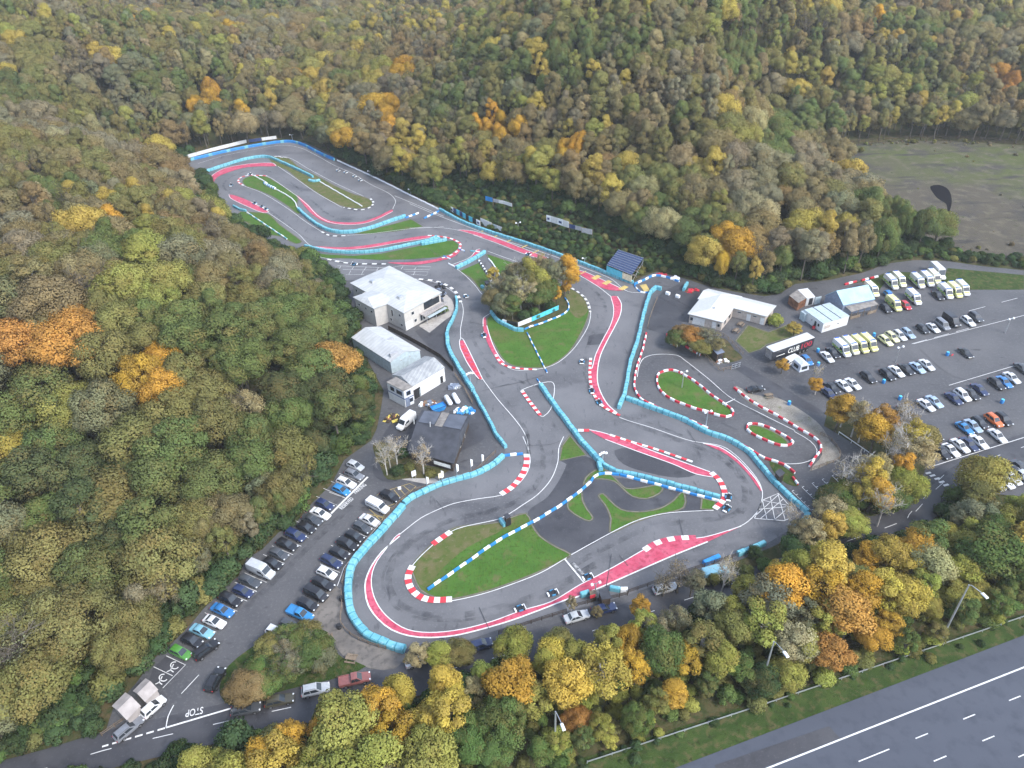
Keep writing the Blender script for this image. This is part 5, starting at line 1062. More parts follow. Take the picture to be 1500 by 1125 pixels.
# L-shaped pavilion
q = E_('O',3.0,185,410,540,497,655,355,978,440,1073,330,390,160)
lb = Bld('pavilion', q, 3.0, 'brick_buff', 'white roofed L shaped pavilion with picnic tables in its corner', over=.45)
r1 = [q[0], q[1], q[1]+(q[5]-q[0]), q[5]]; r2 = [q[5], q[3]+(q[5]-q[4]), q[3], q[4]]
lb.quad_roof([r1[3], r1[0], r1[1], r1[2]], 1.2, M('roof_white'), hip=.2); lb.quad_roof([r2[0], r2[3], r2[2], r2[1]], 1.05, M('roof_white'), hip=.0, z=3.02, name='wing_roof')
lb.panel(0, .3, 1.3, 3.4, 2.3, 'wall_white', 'door'); lb.panel(0, .08, 1.6, .9, 1.1); lb.panel(0, .78, 1.3, 1.2, 2.1, 'wall_white', 'door'); lb.panel(0, .92, 1.6, .8, 1.0)
for u in (.2,.68): lb.panel(2, u, 2.0, 1.2, .45)
for u in (.5,.92): lb.panel(2, u, 1.1, 1.1, 2.1, 'wall_white', 'door')
for u in (.3,.7): lb.panel(1, u, 1.5, 1.4, 1.4)
p = at(*px('O',450,360), 4.0)-lb.c; B = MB(); B.tube([(p.x,p.y,3.4),(p.x,p.y,4.7)], .28, 8); lb.mb(B, 'chimney_vent', ['aluminium'])
# portacabin, barn and veranda, containers
q = E_('Q',2.9,330,727,650,637,905,805,575,905)
pc = Bld('portacabin', q, 2.9, 'wall_white', 'white three bay portacabin in front of the blue barn', over=.06); pc.flat_roof('cladding_blue', .12)
for k in (1,2):
    a0, b0 = q[0]+(q[1]-q[0])*k/3-pc.c, q[3]+(q[2]-q[3])*k/3-pc.c; m_ = (a0+b0)/2; t = b0-a0; B = MB(); B.box((m_.x,m_.y,3.0),(t.length,.22,.06),math.atan2(t.y,t.x)); pc.mb(B, 'roof_seam', ['trim_black'])
pc.panel(2, .82, 1.6, 2.2, 1.1, 'brick_buff'); pc.panel(2, .4, 1.6, .5, .5); pc.panel(3, .2, 1.6, .8, .9); pc.panel(3, .36, 1.2, .9, 2.0, 'trim_black', 'door'); pc.panel(3, .55, 1.7, .4, .5)
pp = at(*px('Q',320,850), 0)-pc.c; t = (q[0]-q[3]).normalized(); B = MB(); B.box((pp.x,pp.y,0),(1.8,1.6,2.5),math.atan2(t.y,t.x)); por = pc.mb(B, 'porch', ['cladding_blue'])
q = E_('Q',3.5,825,672,1228,592,0,0,590,545); q[2] = q[1]+(q[3]-q[0])
bn_ = Bld('barn', q, 3.5, 'steel_blue_grey', 'blue steel roofed barn with a lean-to veranda by the ambulances', over=.15); gable(bn_, [q[0], q[1], q[2], q[3]], 3.0, 'roof_blue_steel', 'steel_blue_grey')
v = E_('Q',2.6,850,700,1190,602,1272,655,930,750); v = [Vector((p.x,p.y,0))-bn_.c for p in v]; B = MB(); top = [v[0]+up*2.9, v[1]+up*2.9, v[2]+up*2.5, v[3]+up*2.5]; B.face([p+up*.1 for p in top]); B.face(list(reversed(top))); [B.face([top[k], top[(k+1)%4], top[(k+1)%4]+up*.1, top[k]+up*.1]) for k in range(4)]; ver = bn_.mb(B, 'veranda_roof', ['roof_stone'])
for k in range(5): p = v[3]+(v[2]-v[3])*(k/4*.96+.02); B = MB(); B.tube([(p.x,p.y,0),(p.x,p.y,2.5)], .08, 5); B.build('post', ['bare_wood'], ver)
B = MB()
for u0, u1 in ((.02,.38),(.66,.98)): p, r = v[3]+(v[2]-v[3])*u0, v[3]+(v[2]-v[3])*u1; m_ = (p+r)/2; t = r-p; B.box((m_.x,m_.y,.05),(t.length,.08,.9),math.atan2(t.y,t.x))
B.build('balustrade', ['bare_wood'], ver)
for nm, xy, mt, lb_, dm_ in (('shipping_container',(140,545,240,474,358,578,255,640),'rust','rusty brown shipping container at the wood edge beside a white one',None),('shipping_container',(246,472,372,452,470,560,362,580),'wall_white','pale white shipping container with its doors open beside a rusty one','cladding_blue')):
    q = E_('Q',2.6,*xy); bc_ = Bld(nm, q, 2.6, mt, lb_, 'container', over=.02); bc_.flat_roof(mt if mt != 'rust' else 'roof_stone', .06)
    for k in range(9):
        B = MB() if k == 0 else B; p = q[2]+(q[3]-q[2])*(k+.5)/9-bc_.c; t = q[3]-q[2]; B.box((p.x,p.y,.1),(.12,.1,2.4),math.atan2(t.y,t.x))
    bc_.mb(B, 'rib', [mt])
    if dm_: bc_.panel(2, .45, 1.3, 1.4, 2.3, 'trim_black', 'door'); p = q[2]-bc_.c+Vector((1.0,.1,0)); B = MB(); B.box((p.x,p.y,.1),(2.0,.08,2.4),.3); bc_.mb(B, 'door', [dm_])
# small huts
def hut(name, fr, h, xy, wall, roof, label, cat='hut', open_wall=None, rise=0):
    q = E_(fr, h, *xy); b = Bld(name, q, h, wall, label, cat, over=.15)
    if rise: gable(b, q, rise, roof, wall)
    else: b.flat_roof(roof, .12)
    if open_wall is not None: b.panel(open_wall, .5, 1.1, 1.2, 1.9, 'trim_black', 'door', wall)  # flat black panel painted in for the shaded inside of the open wall
    return b
hut('timber_hut','O',2.5,(430,762,500,735,556,792,482,815),'timber_dark','steel_blue_grey','small dark timber hut with a blue grey roof below the orange shrubs', open_wall=2)
hut('garden_shed','Z',2.3,(410,395,550,255,690,378,545,515),'shed_grey','shed_grey','weathered grey shed nearer the disabled bays', 'shed', rise=.8)
hut('garden_shed','Z',2.3,(180,560,330,410,500,560,345,715),'shed_grey','shed_grey','weathered grey shed further from the disabled bays, half under trees', 'shed', rise=.8)
hut('start_hut','X',2.7,(665,545,800,508,860,665,715,690),'timber_dark','roof_dark','dark start hut beside the red strip past the start line', open_wall=0)
st_ = hut('starter_deck','X',1.3,(528,560,630,540,650,640,560,668),'timber_dark','bare_wood','raised wooden starter deck attached beside the dark start hut', 'deck')
p = at(*px('X',580,655), 1.4)-st_.c; B = MB(); B.box((p.x,p.y,1.42),(1.0,.12,.7),.3); st_.mb(B, 'panel', ['red_plastic'])
SF = (720,720,.05333); FR['SF'] = SF
hut('marshal_hut','SF',2.4,(325,650,450,600,535,700,405,765),'timber_dark','roof_dark','small dark marshal hut on the infield lawn beside a cyan roll', open_wall=2)
hut('marshal_hut','D',2.4,(1245,515,1270,500,1290,520,1265,538),'timber_dark','roof_dark','small dark marshal hut behind the hatched run-off corner', open_wall=2)
hut('marshal_hut','Y',2.4,(75,270,120,255,155,285,105,305),'timber_dark','roof_dark','small dark marshal hut on the lawn left of the copse', open_wall=2)
# viewing stand
q = E_('V',3.2,240,318,545,442,0,0,0,0); bk = E_('V',4.4,690,238,378,136); q[2], q[3] = bk
for p in q: p.z = 0
vs = Bld('viewing_stand', q, 2.0, None, 'scaffold viewing stand with a dark blue roof beside the far straight', 'stand'); a, b, c, d = [p-vs.c for p in q]
top = [a+up*3.2, b+up*3.2, c+up*4.4, d+up*4.4]; B = MB(); B.face([p+up*.12 for p in top]); B.face(list(reversed(top))); [B.face([top[k], top[(k+1)%4], top[(k+1)%4]+up*.12, top[k]+up*.12]) for k in range(4)]; rf = vs.mb(B, 'roof', ['solar_blue'])
B = MB()
for k in range(9): u = k/8; p0, p1 = top[0]+(top[3]-top[0])*u+up*.15, top[1]+(top[2]-top[1])*u+up*.15; B.tube([p0, p1], .05, 4)
B.build('batten', ['aluminium'], rf)
for u0, u1, mt in ((0,.64,'board_cyan'),(.64,1,'cream_board')):
    p0, p1 = a+(b-a)*u0, a+(b-a)*u1; t = p1-p0; m_ = (p0+p1)/2; B = MB(); B.box((m_.x,m_.y,.9),(t.length-.03,.1,2.0),math.atan2(t.y,t.x)); vs.mb(B, 'banner', [mt])
B = MB()
for p in (a, b, c, d, (a+b)/2, (c+d)/2, (b+c)/2, (a+d)/2): hh = 3.15 if p in (a, b) else 3.7 if p in ((b+c)/2, (a+d)/2) else 4.3; B.tube([(p.x*.97,p.y*.97,0),(p.x*.97,p.y*.97,hh if (p-a).length < .1 or (p-b).length < .1 else min(hh, 3.15 if p == (a+b)/2 else hh))], .05, 5)
B.tube([b+up*.3, c+up*3.6], .04, 4); B.tube([c+up*.3, b+up*2.9], .04, 4); vs.mb(B, 'scaffold', ['aluminium'])
B = MB()
for k in range(4): p0 = a+(d-a)*(.2+.2*k); p1 = b+(c-b)*(.2+.2*k); m_ = (p0+p1)/2; t = p1-p0; B.box((m_.x,m_.y,.6+.45*k),(t.length*.94,.5,.08),math.atan2(t.y,t.x))
vs.mb(B, 'bench_step', ['bare_wood'])
# ------------------------------------------------------------------ barriers
CY, BW, WW, RW = ['cyan_plastic','blue_plastic'], ['blue_plastic','white_plastic'], ['white_plastic','black_rubber'], ['red_plastic','white_plastic']
alt = lambda n: (lambda b: b % n == 0); al2 = lambda b: b % 2
def bar(fr_pts, w, h, mats, label, seg=1.6, pat=None, **k): return barrier('track_barrier', fr_pts, w, h, mats, label, 'barrier', seg, pat, group='barriers round the circuit', **k)
cyp = lambda b: 0
bar(F('E',905,103,830,163,740,203,620,235,520,275,430,320,392,350), 1.3, 1.0, CY, 'cyan barrier under the row of flag poles')
bar(F('E',390,360,330,430,240,530,150,630,115,700,108,800,113,880,148,960,200,1020,262,1052,330,1082,400,1100), 1.75, 1.1, CY, 'wide cyan barrier between the parked cars and the bottom left bend')
bar(F('C',705,288,711,340,692,400,662,460,655,488), .9, 1.0, CY, 'cyan barrier curving past the clubhouse terrace')
bar(F('C',655,492,665,570,700,640,760,740,800,802), 1.35, 1.1, CY, 'broad cyan barrier along the fence beside the sheds')
bar(F('C',803,812,840,880,890,970,930,1050,980,1112), 1.0, 1.0, CY, 'narrow cyan barrier beside the yard ramp')
bar(F('D',215,137,280,230,340,310,400,390,460,455,488,488), 1.4, 1.1, CY, 'long straight cyan barrier down the middle of the circuit')
bar(F('D',492,488,540,515,572,522,650,537,750,562,880,597,1002,632), .9, 1.0, CY, 'cyan barrier running to the hairpin kerb')
bar(F('D',470,480,480,512), 1.2, 1.1, CY, 'short cyan block where two infield barriers meet')
bar(F('H',400,288,370,312,330,430,290,600,250,720,217,900,182,985), 1.15, 1.2, CY, 'tall cyan barrier between the red ribbon and the junior track')
bar(F('H',400,290,428,298), 1.0, 1.2, CY, 'short cyan barrier end by the chequered yellow pad')
bar(F('D',592,196,700,236,850,292,940,342,1040,377,1130,432,1190,502,1260,582,1388,700), 1.15, 1.1, CY, 'cyan barrier between the main track and the junior track')
bar(F('D',1392,706,1362,742,1325,782), 1.3, 1.1, CY, 'cyan barrier end beyond the hatched box')
bar(F('D',1200,832,1140,857,1080,882), 1.1, 1.0, CY, 'cyan barrier above the trees at the bottom right')
bar(F('D',1000,893,930,922), 1.1, 1.0, ['blue_plastic'], 'blue barrier by the light blue minibus')
bar(F('X',402,640,530,600), 1.1, 1.0, CY, 'cyan barrier left of the start hut'); bar(F('X',830,535,900,548,985,560), 1.0, 1.0, CY, 'cyan barrier right of the start hut'); bar(F('X',985,560,1090,560), .9, .9, ['white_plastic'], 'white barrier end right of the start hut')
bar(F('B',165,105,300,177,480,242,640,292,800,347,960,407,1100,462,1228,510), .95, 1.0, CY, 'cyan barrier along the scrub bank of the long straight')
bar(F('A',180,277,300,237,420,202,520,190,600,217,700,262,782,302), 1.0, 1.1, CY, 'cyan barrier across the far loop above the red strip')
bar(F('A',110,207,300,162,480,127,640,107,720,122,820,172,900,207), 1.0, 1.1, ['blue_plastic','cyan_plastic'], 'blue barrier round the far end of the circuit', pat=lambda b: 0 if b % 5 else 1)
bar(F('A',702,478,750,522,820,572,900,602,1000,604,1100,582,1200,547,1290,517), 1.25, 1.1, CY, 'broad cyan barrier along the inner far curve')
bar(F('A',738,682,850,707,1000,717,1150,707,1300,677,1480,640)+F('B',60,298,150,283,205,272), .85, 1.0, CY, 'long cyan barrier above the strip lawn')
bar(F('B',100,285,130,262,150,255), .8, .9, CY, 'short cyan spur at the tip of the strip lawn')
bar(F('B',255,428,340,385,415,340), 1.25, 1.1, CY, 'fat cyan barrier behind the small red crescent'); bar(F('Y',160,655,200,715,270,780,370,830,460,872,560,880), .95, 1.1, CY, 'cyan barrier curving round the foot of the copse')
bar(F('B',395,528,415,540,438,540), 1.0, .9, CY, 'short cyan barrier beside the marshal hut by the copse'); bar(F('A',345,462,385,482,415,488), .8, .9, CY, 'short cyan barrier under the left wood edge')
bar(F('SF',240,800,300,880,370,975), 1.0, 1.0, CY, 'cyan roll barrier beside the infield marshal hut')
bar(F('A',760,318,790,325,820,318), 1.3, .8, CY, 'cyan tyre cluster on the worn far lawn'); bar(F('A',515,335,540,350,575,365), 1.2, .8, BW, 'blue and white tyre cluster on the far inner lawn', seg=.8, pat=al2)
# strings of blue and white or white blocks
def string(p, label, w=.55, h=.55, mats=BW, seg=1.5): return barrier('tyre_string', p, w, h, mats, label, 'barrier', seg, al2, group='striped block strings')
string(F('E',515,790,700,662,880,537,1100,417,1250,320)+F('D',435,562,450,538,490,524,560,528), 'blue and white string across the infield lawns'); string(F('D',565,529,650,552,800,592,1000,645), 'blue and white string beside the hairpin barrier')
string(F('E',908,100,1005,90), 'blue and white string from the flag poles to the kerb'); string(F('B',645,780,700,890,755,1000), 'white and blue string across the round lawn', .35, .4); string(F('Y',570,860,650,825,780,785,920,730,1060,665,1110,600,1105,540,1060,480), 'white and blue string round the copse', .4, .45)
string(F('A',460,292,530,332), 'white string above the tyre cluster on the inner lawn', .4, .4, ['white_plastic','white_plastic']); string(F('A',575,365,640,400,680,432,697,470), 'white string below the tyre cluster on the inner lawn', .4, .4, ['white_plastic','white_plastic']); string(F('A',420,495,520,562,640,642), 'white string on the lawn by the left wood', .5, .5, ['white_plastic','cyan_plastic'], 2.2); string(F('A',820,325,1052,460), 'white string along the worn far lawn', .4, .4, ['white_plastic','white_plastic'])
string(F('A',915,208,1000,247,1100,292,1200,341,1300,392,1400,441,1472,478), 'white string along the far straight', .45, .5, ['white_plastic','white_plastic','cyan_plastic']); string(F('A',1392,527,1475,487), 'blue and white string closing the far straight', .5, .5); string(F('A',1290,525,1362,497), 'blue string tail beyond the broad far barrier', .5, .5)
string(F('H',272,266,330,240,392,214,460,225,532,250), 'blue and white string behind the paddock entrance', .5, .6); string(F('V',575,570,610,620,650,650,690,660,770,660), 'white and blue string round the chequered yellow pad', .4, .4)
string(F('Y',15,25,70,110,120,190,165,260), 'white block string left of the link road', .7, .6, WW, 1.0); string(F('Y',130,0,190,70,250,170,300,270), 'white block string right of the link road', .4, .5, ['white_plastic','white_plastic']); string(F('Y',340,300,400,270), 'blue and white string closing the link road', .5, .5)
string(F('B',140,255,40,300) if False else F('U',250,572,302,590), 'short blue and white string at the strip lawn tip', .4, .4); string(F('U',118,634,178,662), 'short blue and white string left of the crescent', .4, .4); string(F('U',162,700,240,745), 'white blocks at the lower end of the crescent', .4, .4, ['white_plastic','white_plastic']); string(F('U',355,588,440,602), 'cyan and white string at the upper end of the crescent', .4, .4, ['cyan_plastic','white_plastic'])
string(F('D',200,108,216,132), 'white and blue tip of the middle barrier', .35, .4)
def rw(p, label, closed=False, w=.55): return barrier('striped_barrier', p, w, .55, RW, label, 'barrier', 1.4, al2, closed=closed, group='red and white junior track barriers')
rw(F('H',342,548,322,640,295,720,278,790,275,870,312,930,390,970)+F('D',760,248,850,282,950,326), 'red and white barrier along the left edge of the junior track'); rw(F('D',1000,352,1100,398,1200,457,1280,482,1332,522), 'red and white barrier between the cyan barrier and the junior bend')
rw(F('D',1065,147,1150,212,1260,272,1350,327,1432,377,1447,420,1420,455,1397,492), 'red and white barrier beside the gravel verge'); rw(F('D',727,110,737,82,790,68,842,88,905,128,965,178,1052,240,1062,262,1032,275,960,256,860,226,768,184,732,142), 'red and white ring round the larger junior lawn', True, .5); rw(F('D',1122,330,1130,307,1180,308,1255,340,1325,385,1295,402,1240,392,1155,354), 'red and white ring round the smaller junior lawn', True, .5)
rw(F('D',1322,540,1345,572), 'short red and white barrier by the pit bays'); rw(F('H',460,555,470,595,520,625), 'white and red barrier under the shrubs by the pavilion'); rw(F('H',570,625,620,655,655,675), 'white and red barrier beside the timber hut')
for x0, y0, x1_, y1_, lb in ((462,188,530,170,'first'),(560,165,600,155,'second'),(610,152,655,142,'third')): rw(F('I',x0,y0,x1_,y1_), f'red and white blocks behind the blue barn, {lb} from the containers')
for i, (x, y) in enumerate(((455,318),(512,335))): bar(F('H',x,y,x+22,y+7), .9, .9, ['white_plastic'], f"white block on the paddock tarmac, {('nearer','further from')[i]} {'to ' if i == 0 else ''}the cyan barrier")
bar(F('V',1175,640,1220,560), 1.0, 1.2, CY, 'leaning cyan barrier blocks at the paddock corner')
# ------------------------------------------------------------------ hoardings, fences, posts
def hoarding(p, h, mats, label, z0=.3, split=None):
    """upright board on posts along ground points"""
    p = [Vector((a.x, a.y, 0)) for a in p]; L = [(b-a).length for a, b in zip(p, p[1:])]; c = sum(p, Vector())/len(p); c.z = tz(c.x, c.y) if False else 0
    e = empty('hoarding', c, 0, label, 'hoarding')
    for k, (a, b) in enumerate(zip(p, p[1:])):
        t = b-a; n = max(1, round(t.length/(split or 6))); rz = math.atan2(t.y, t.x)
        for j in range(n):
            m = a+t*((j+.5)/n)-c; B = MB(); B.box((m.x, m.y, z0), (t.length/n-.06, .1, h), rz); o = B.build('panel', [mats[(j+k) % len(mats)]], e)
            if mats[(j+k) % len(mats)] == 'white_plastic' and split:
                B = MB(); B.box((m.x+.08*math.sin(rz), m.y-.08*math.cos(rz), z0+h*.3), (t.length/n*.5, .06, h*.35), rz); B.build('emblem', ['board_navy'], o)
    for a in p: B = MB(); B.box((a.x-c.x+.12, a.y-c.y+.12, 0), (.12,.12,z0+h)); B.build('post', ['bare_wood'], e)
    return e
def up_pts(fr, h, *xy): return [Vector((p.x, p.y, 0)) for p in pts(fr, *xy, z=h)]
hoarding(up_pts('W',.9,210,352,400,300,600,245,800,195,1010,143), 1.5, ['wall_white'], 'long white board behind the far blue barrier', .3, 12); hoarding(up_pts('W',.9,1012,143,1190,120), 1.4, ['board_navy'], 'navy board in the middle behind the far blue barrier'); hoarding(up_pts('W',.9,1192,118,1375,95), 1.4, ['wall_white'], 'short white board at the right end behind the far blue barrier')
hoarding(up_pts('U',1.2,178,215,260,255,340,300,440,345), 1.9, ['white_plastic','board_navy','board_cyan','trim_black'], 'patchwork of advertising boards along the scrub bank', .3, 2.2); hoarding(up_pts('U',1.3,443,325,540,368), 2.3, ['wall_white'], 'plain white board on the scrub bank of the long straight'); hoarding(up_pts('U',1.0,542,365,632,398), 1.6, ['cladding_blue','wall_white'], 'pale blue board right of the plain white bank board', .3, 2)
hoarding(up_pts('U',4.5,1022,290,1060,300,1120,318,1220,352), 2.2, ['white_plastic','wall_white'], 'white advertising boards on posts under the wood edge', 3.2, 3); hoarding(up_pts('U',4.2,1222,358,1330,385), 1.4, ['board_navy','cladding_grey'], 'dark boards between two pale boards under the wood edge', 3.2, 2.5); hoarding(up_pts('U',4.2,1332,395,1425,412), 1.8, ['cladding_grey'], 'grey board at the right end under the wood edge', 3.0)
hoarding(up_pts('U',5,485,112,548,128), 1.6, ['blue_plastic'], 'blue board high on the bank under the trees', 3.8); hoarding(up_pts('U',4.6,555,135,650,155,720,178), 1.2, ['cladding_grey','wall_white'], 'pale boards right of the blue bank board', 3.8, 3)
hoarding(up_pts('Y',.9,490,800,655,735), 1.4, ['wall_white'], 'white hoarding in front of the copse'); hoarding(up_pts('Y',.9,656,735,985,590), 1.4, ['board_cyan'], 'cyan hoarding in front of the copse'); hoarding(up_pts('Y',.8,300,755,350,770), 1.2, ['white_plastic'], 'short white sign board at the left foot of the copse'); hoarding(up_pts('Y',.8,352,770,478,790), 1.2, ['trim_black'], 'black sign board at the left foot of the copse')
def fence(name, p, h, mat, label, post=2.4, rails=(.4,.8), solid=False, th=.06, cat='fence', smooth=False):
    q = smooth_path(p, step=2) if smooth else [Vector((a.x, a.y, 0)) for a in p]; c = q[0].copy(); q = [a-c for a in q]
    e = empty(name, c, 0, label, cat); B = MB()
    for r in resample(q, post): z = 0; B.box((r.x, r.y, z), (.1,.1,h))
    B.build('post', [mat], e)
    B = MB()
    for a, b in zip(q, q[1:]):
        t = b-a; m = (a+b)/2; rz = math.atan2(t.y, t.x)
        if solid: B.box((m.x, m.y, .08), (t.length, th, h-.12), rz)
        else:
            for k in rails: B.box((m.x, m.y, k*h), (t.length, th, .1 if name != 'guard_rail' else .32), rz)
    B.build('panel' if solid else 'rail', [mat], e); return e
fence('guard_rail', [at(*px('L',-900,1100)), at(*px('L',0,806)), at(*px('L',500,638)), at(*px('L',1500,299)), at(*px('L',2200,65))], .75, 'aluminium', 'long steel guard rail between the woodland strip and the motorway', 4, (.45,), cat='guard rail')
fence('timber_fence', F('C',335,462,420,505,520,560,620,620,690,690), 1.5, 'timber_dark', 'dark timber fence between the clubhouse yard and the sheds', 2, solid=True); fence('timber_fence', F('C',700,715,745,780,795,870), 1.2, 'bare_wood', 'pale timber fence beside the gas tanks', 2, (.3,.6,.9)); fence('timber_fence', F('E',72,800,75,880,68,960,130,1030,230,1075,300,1095), 1.1, 'bare_wood', 'post and rail fence behind the bottom left barrier', 2, (.35,.8), smooth=True)
fence('timber_fence', F('M',590,900,622,790,780,590,950,395), 1.0, 'bare_wood', 'low rail between parked cars and the wide cyan barrier', 2.5, (.4,.85)); fence('timber_fence', F('N',420,1090,520,1010,800,940,1100,830,1290,650), 1.1, 'bare_wood', 'rail fence behind the flag poles', 2.2, (.4,.85)); fence('timber_fence', F('G',0,972,60,930,130,885), 1.0, 'bare_wood', 'post and rail fence at the bottom left road edge', 2, (.4,.8))
fence('timber_fence', F('H',750,550,800,570,850,620,900,672), 1.1, 'bare_wood', 'sloping rail fence beside the pavilion lawn', 2, (.4,.85)); fence('timber_fence', F('H',660,662,720,720,770,770,835,755), 1.2, 'bare_wood', 'rail fence below the timber hut', 2, (.4,.85)); fence('timber_fence', F('H',835,755,885,740), 1.5, 'aluminium', 'grey mesh gate beside the timber hut', 1.2, (.1,.5,.95)); fence('timber_fence', F('J',330,485,400,462,480,428,488,395,440,325,380,290), 1.0, 'bare_wood', 'rail fence round the end of the gravel verge', 2, (.4,.85), smooth=True)
fence('timber_fence', F('H',405,350,385,400,360,470,350,520), 1.0, 'bare_wood', 'thin rail fence beside the tall cyan barrier', 2, (.4,.85), smooth=True); fence('height_barrier', F('J',480,287,600,370,742,468), .9, 'wall_white', 'white pole barrier along the lane under the birches', 3.5, (.85,), th=.2, cat='barrier'); fence('timber_fence', F('X',350,790,500,750,720,700,860,680,1090,620), 1.1, 'timber_dark', 'dark rail fence behind the start hut', 2, (.3,.6,.9)); fence('timber_fence', F('K',-260,560,0,475,110,440), 1.1, 'timber_dark', 'dark rail fence below the bottom curve', 2, (.3,.6,.9)); fence('timber_fence', F('K',450,335,800,212,900,180,1060,130), 1.1, 'timber_dark', 'dark rail fence along the bottom right tarmac edge', 2, (.3,.6,.9))
fence('quarry_fence', [at(*p) for p in ((1195,222),(1260,212),(1340,206),(1420,208),(1510,213))], 2.2, 'timber_dark', 'dark fence along the top of the quarry field', 3, (.2,.5,.8,.95))
# the black sheet and water channel in the quarry
patch('quarry_sheet', F('P',1363,273,1375,271,1386,275,1392,283,1394,296,1391,309,1388,311,1386,299,1374,291,1367,283), .06, plain('dark_sheet', (.012,.012,.014), 1, 0), True);
def fit_h(base, top_y, zmax=25):
    z = 0
    while z < zmax and proj((base.x, base.y, z))[1] > top_y: z += .1
    return z
def lamp_post(fr, x, y, ty, label, arm, name='street_lamp'):
    b = at(*px(fr, x, y)); h = min(fit_h(b, px(fr, x, ty)[1]), 15); e = empty(name, b, 0, label, 'street lamp', 'lamp posts'); B = MB(); B.tube([(0,0,0),(0,0,h*.5),(0,0,h-.3)], [.2,.16,.11], 8); B.box((0,0,0),(.5,.5,.5), taper=.8); B.build('pole', ['aluminium'], e, 40)
    a = Vector(arm); B = MB(); B.tube([(0,0,h-.35), tuple(a*.15+Vector((0,0,h))), tuple(a*.9+Vector((0,0,h+.35)))], .06, 6); B.build('arm', ['aluminium'], e, 40)
    t = a*1.15+Vector((0,0,h+.3)); B = MB(); B.box((t.x,t.y,t.z),(1.15,.48,.22), math.atan2(a.y,a.x), taper=.75); B.build('lamp_head', ['white_plastic'], e); return e
to_road = Vector((md.y, -md.x, 0))
lamp_post('L',1050,405,112,'tall motorway lamp post furthest right among the yellow trees', to_road*2.4); lamp_post('L',55,670,425,'tall motorway lamp post in the middle of the woodland strip', to_road*2.4); lamp_post('P',813,1100,1041,'tall motorway lamp post furthest left among green trees', to_road*2.4)
def flood(fr, x, y, ty, label, heads=2, name='floodlight'):
    b = at(*px(fr, x, y)); h = min(fit_h(b, px(fr, x, ty)[1]), 12); e = empty(name, b, 0, label, 'floodlight'); B = MB(); B.tube([(0,0,0),(0,0,h)], [.14,.08], 7); B.build('pole', ['aluminium'], e, 40); B = MB(); B.box((0,0,h-.1),(1.6,.1,.1), .3); B.build('crossbar', ['aluminium'], e)
    for k in range(heads): s = (-1,1,-.35,.35)[k]; B = MB(); B.box((.75*s*math.cos(.3), .75*s*math.sin(.3)+(.15 if k > 1 else -.15), h), (.5,.4,.35), .3, taper=.8); B.build('lamp_head', ['white_plastic'], e)
    return e
flood('T',1310,325,185,'car park lamp mast standing on open tarmac at the far right', 2); flood('T',215,618,470,'car park lamp mast behind the row with the lone black coupe', 2); flood('C',785,762,705,'floodlight mast beside the broad cyan barrier', 4); flood('X',620,590,445,'floodlight mast at the starter deck', 2); flood('D',488,470,435,'floodlight mast at the meeting of the infield barriers', 4); flood('H',685,1090,1000,'slim floodlight mast on the junior track barrier', 2); flood('U',775,400,340,'floodlight mast on the scrub bank above the long straight', 2); flood('Y',990,420,320,'floodlight mast at the edge of the copse', 2); flood('H',548,860,770,'slim mast on the larger junior lawn', 2)
flood('U',1358,700,650,'small white post lamp on the barrier behind the copse', 1); flood('A',1098,290,265,'blue marker flag mast on the far straight', 1); flood('A',1320,390,365,'second flag mast towards the middle of the far straight', 1); flood('A',670,95,65,'flag mast at the right end of the far boards', 1)
for i, (x, y, ty) in enumerate(((665,985,865),(800,932,810),(937,880,750),(1065,828,705),(1165,778,660))):
    b = at(*px('N', x, y)); h = fit_h(b, px('N', x, ty)[1]); e = empty('flag_pole', b, 0, f'white feather flag on a pole above the cyan barrier, {ordinal(i)} from the hatched bay', 'flag', 'feather flags'); B = MB(); B.tube([(0,0,0),(0,0,h)], [.06,.04], 6); B.build('pole', ['aluminium'], e); B = MB(); B.face([(.05,0,h*.45),(.45,.12,h*.5),(.5,.15,h*.9),(.05,0,h)]); B.face([(.05,.03,h),(.5,.18,h*.9),(.45,.15,h*.5),(.05,.03,h*.45)]); B.build('flag', ['white_plastic'], e)
def sign(fr, x, y, w, h, lift, rz, mat, label):
    b = at(*px(fr, x, y)); e = empty('sign', b, rz, label, 'sign'); B = MB(); B.box((0,0,lift),(w,.08,h)); B.build('board', [mat], e); B = MB(); B.tube([(-w*.35,.06,0),(-w*.35,.06,lift+h*.8)], .05, 5); B.tube([(w*.35,.06,0),(w*.35,.06,lift+h*.8)], .05, 5); B.build('post', ['aluminium'], e)
sign('N',545,885,1.0,1.5,.9,.5,'white_plastic','white notice board on two legs near the birches'); sign('N',795,935,1.1,1.3,2.0,.4,'cream_board','cream sign board above the flag poles'); sign('Z',590,110,.9,1.2,.6,.6,'white_plastic','white notice board at the wood edge above the disabled bays'); sign('M',940,325,.7,.8,.2,.2,'white_plastic','low white sign in the yellow hatched bay'); sign('I',1082,600,.6,.5,.2,.4,'red_plastic','small red sign on the open tarmac near the lone black coupe')
def picnic(fr, x, y, rz, label):
    e = empty('picnic_table', at(*px(fr, x, y))+Vector((0,0,.06)), rz, label, 'picnic table'); B = MB(); B.box((0,0,.7),(1.9,.8,.06)); B.build('tabletop', ['bare_wood'], e)
    for s in (-1,1): B = MB(); B.box((0,s*.75,.42),(1.9,.28,.05)); B.build('seat', ['bare_wood'], e)
    for s in (-1,1): B = MB(); B.tube([(s*.7,-.7,0),(s*.7,-.2,.7)], .05, 4); B.tube([(s*.7,.7,0),(s*.7,.2,.7)], .05, 4); B.box((s*.7,0,.36),(.06,1.6,.08)); B.build('leg', ['bare_wood'], e)
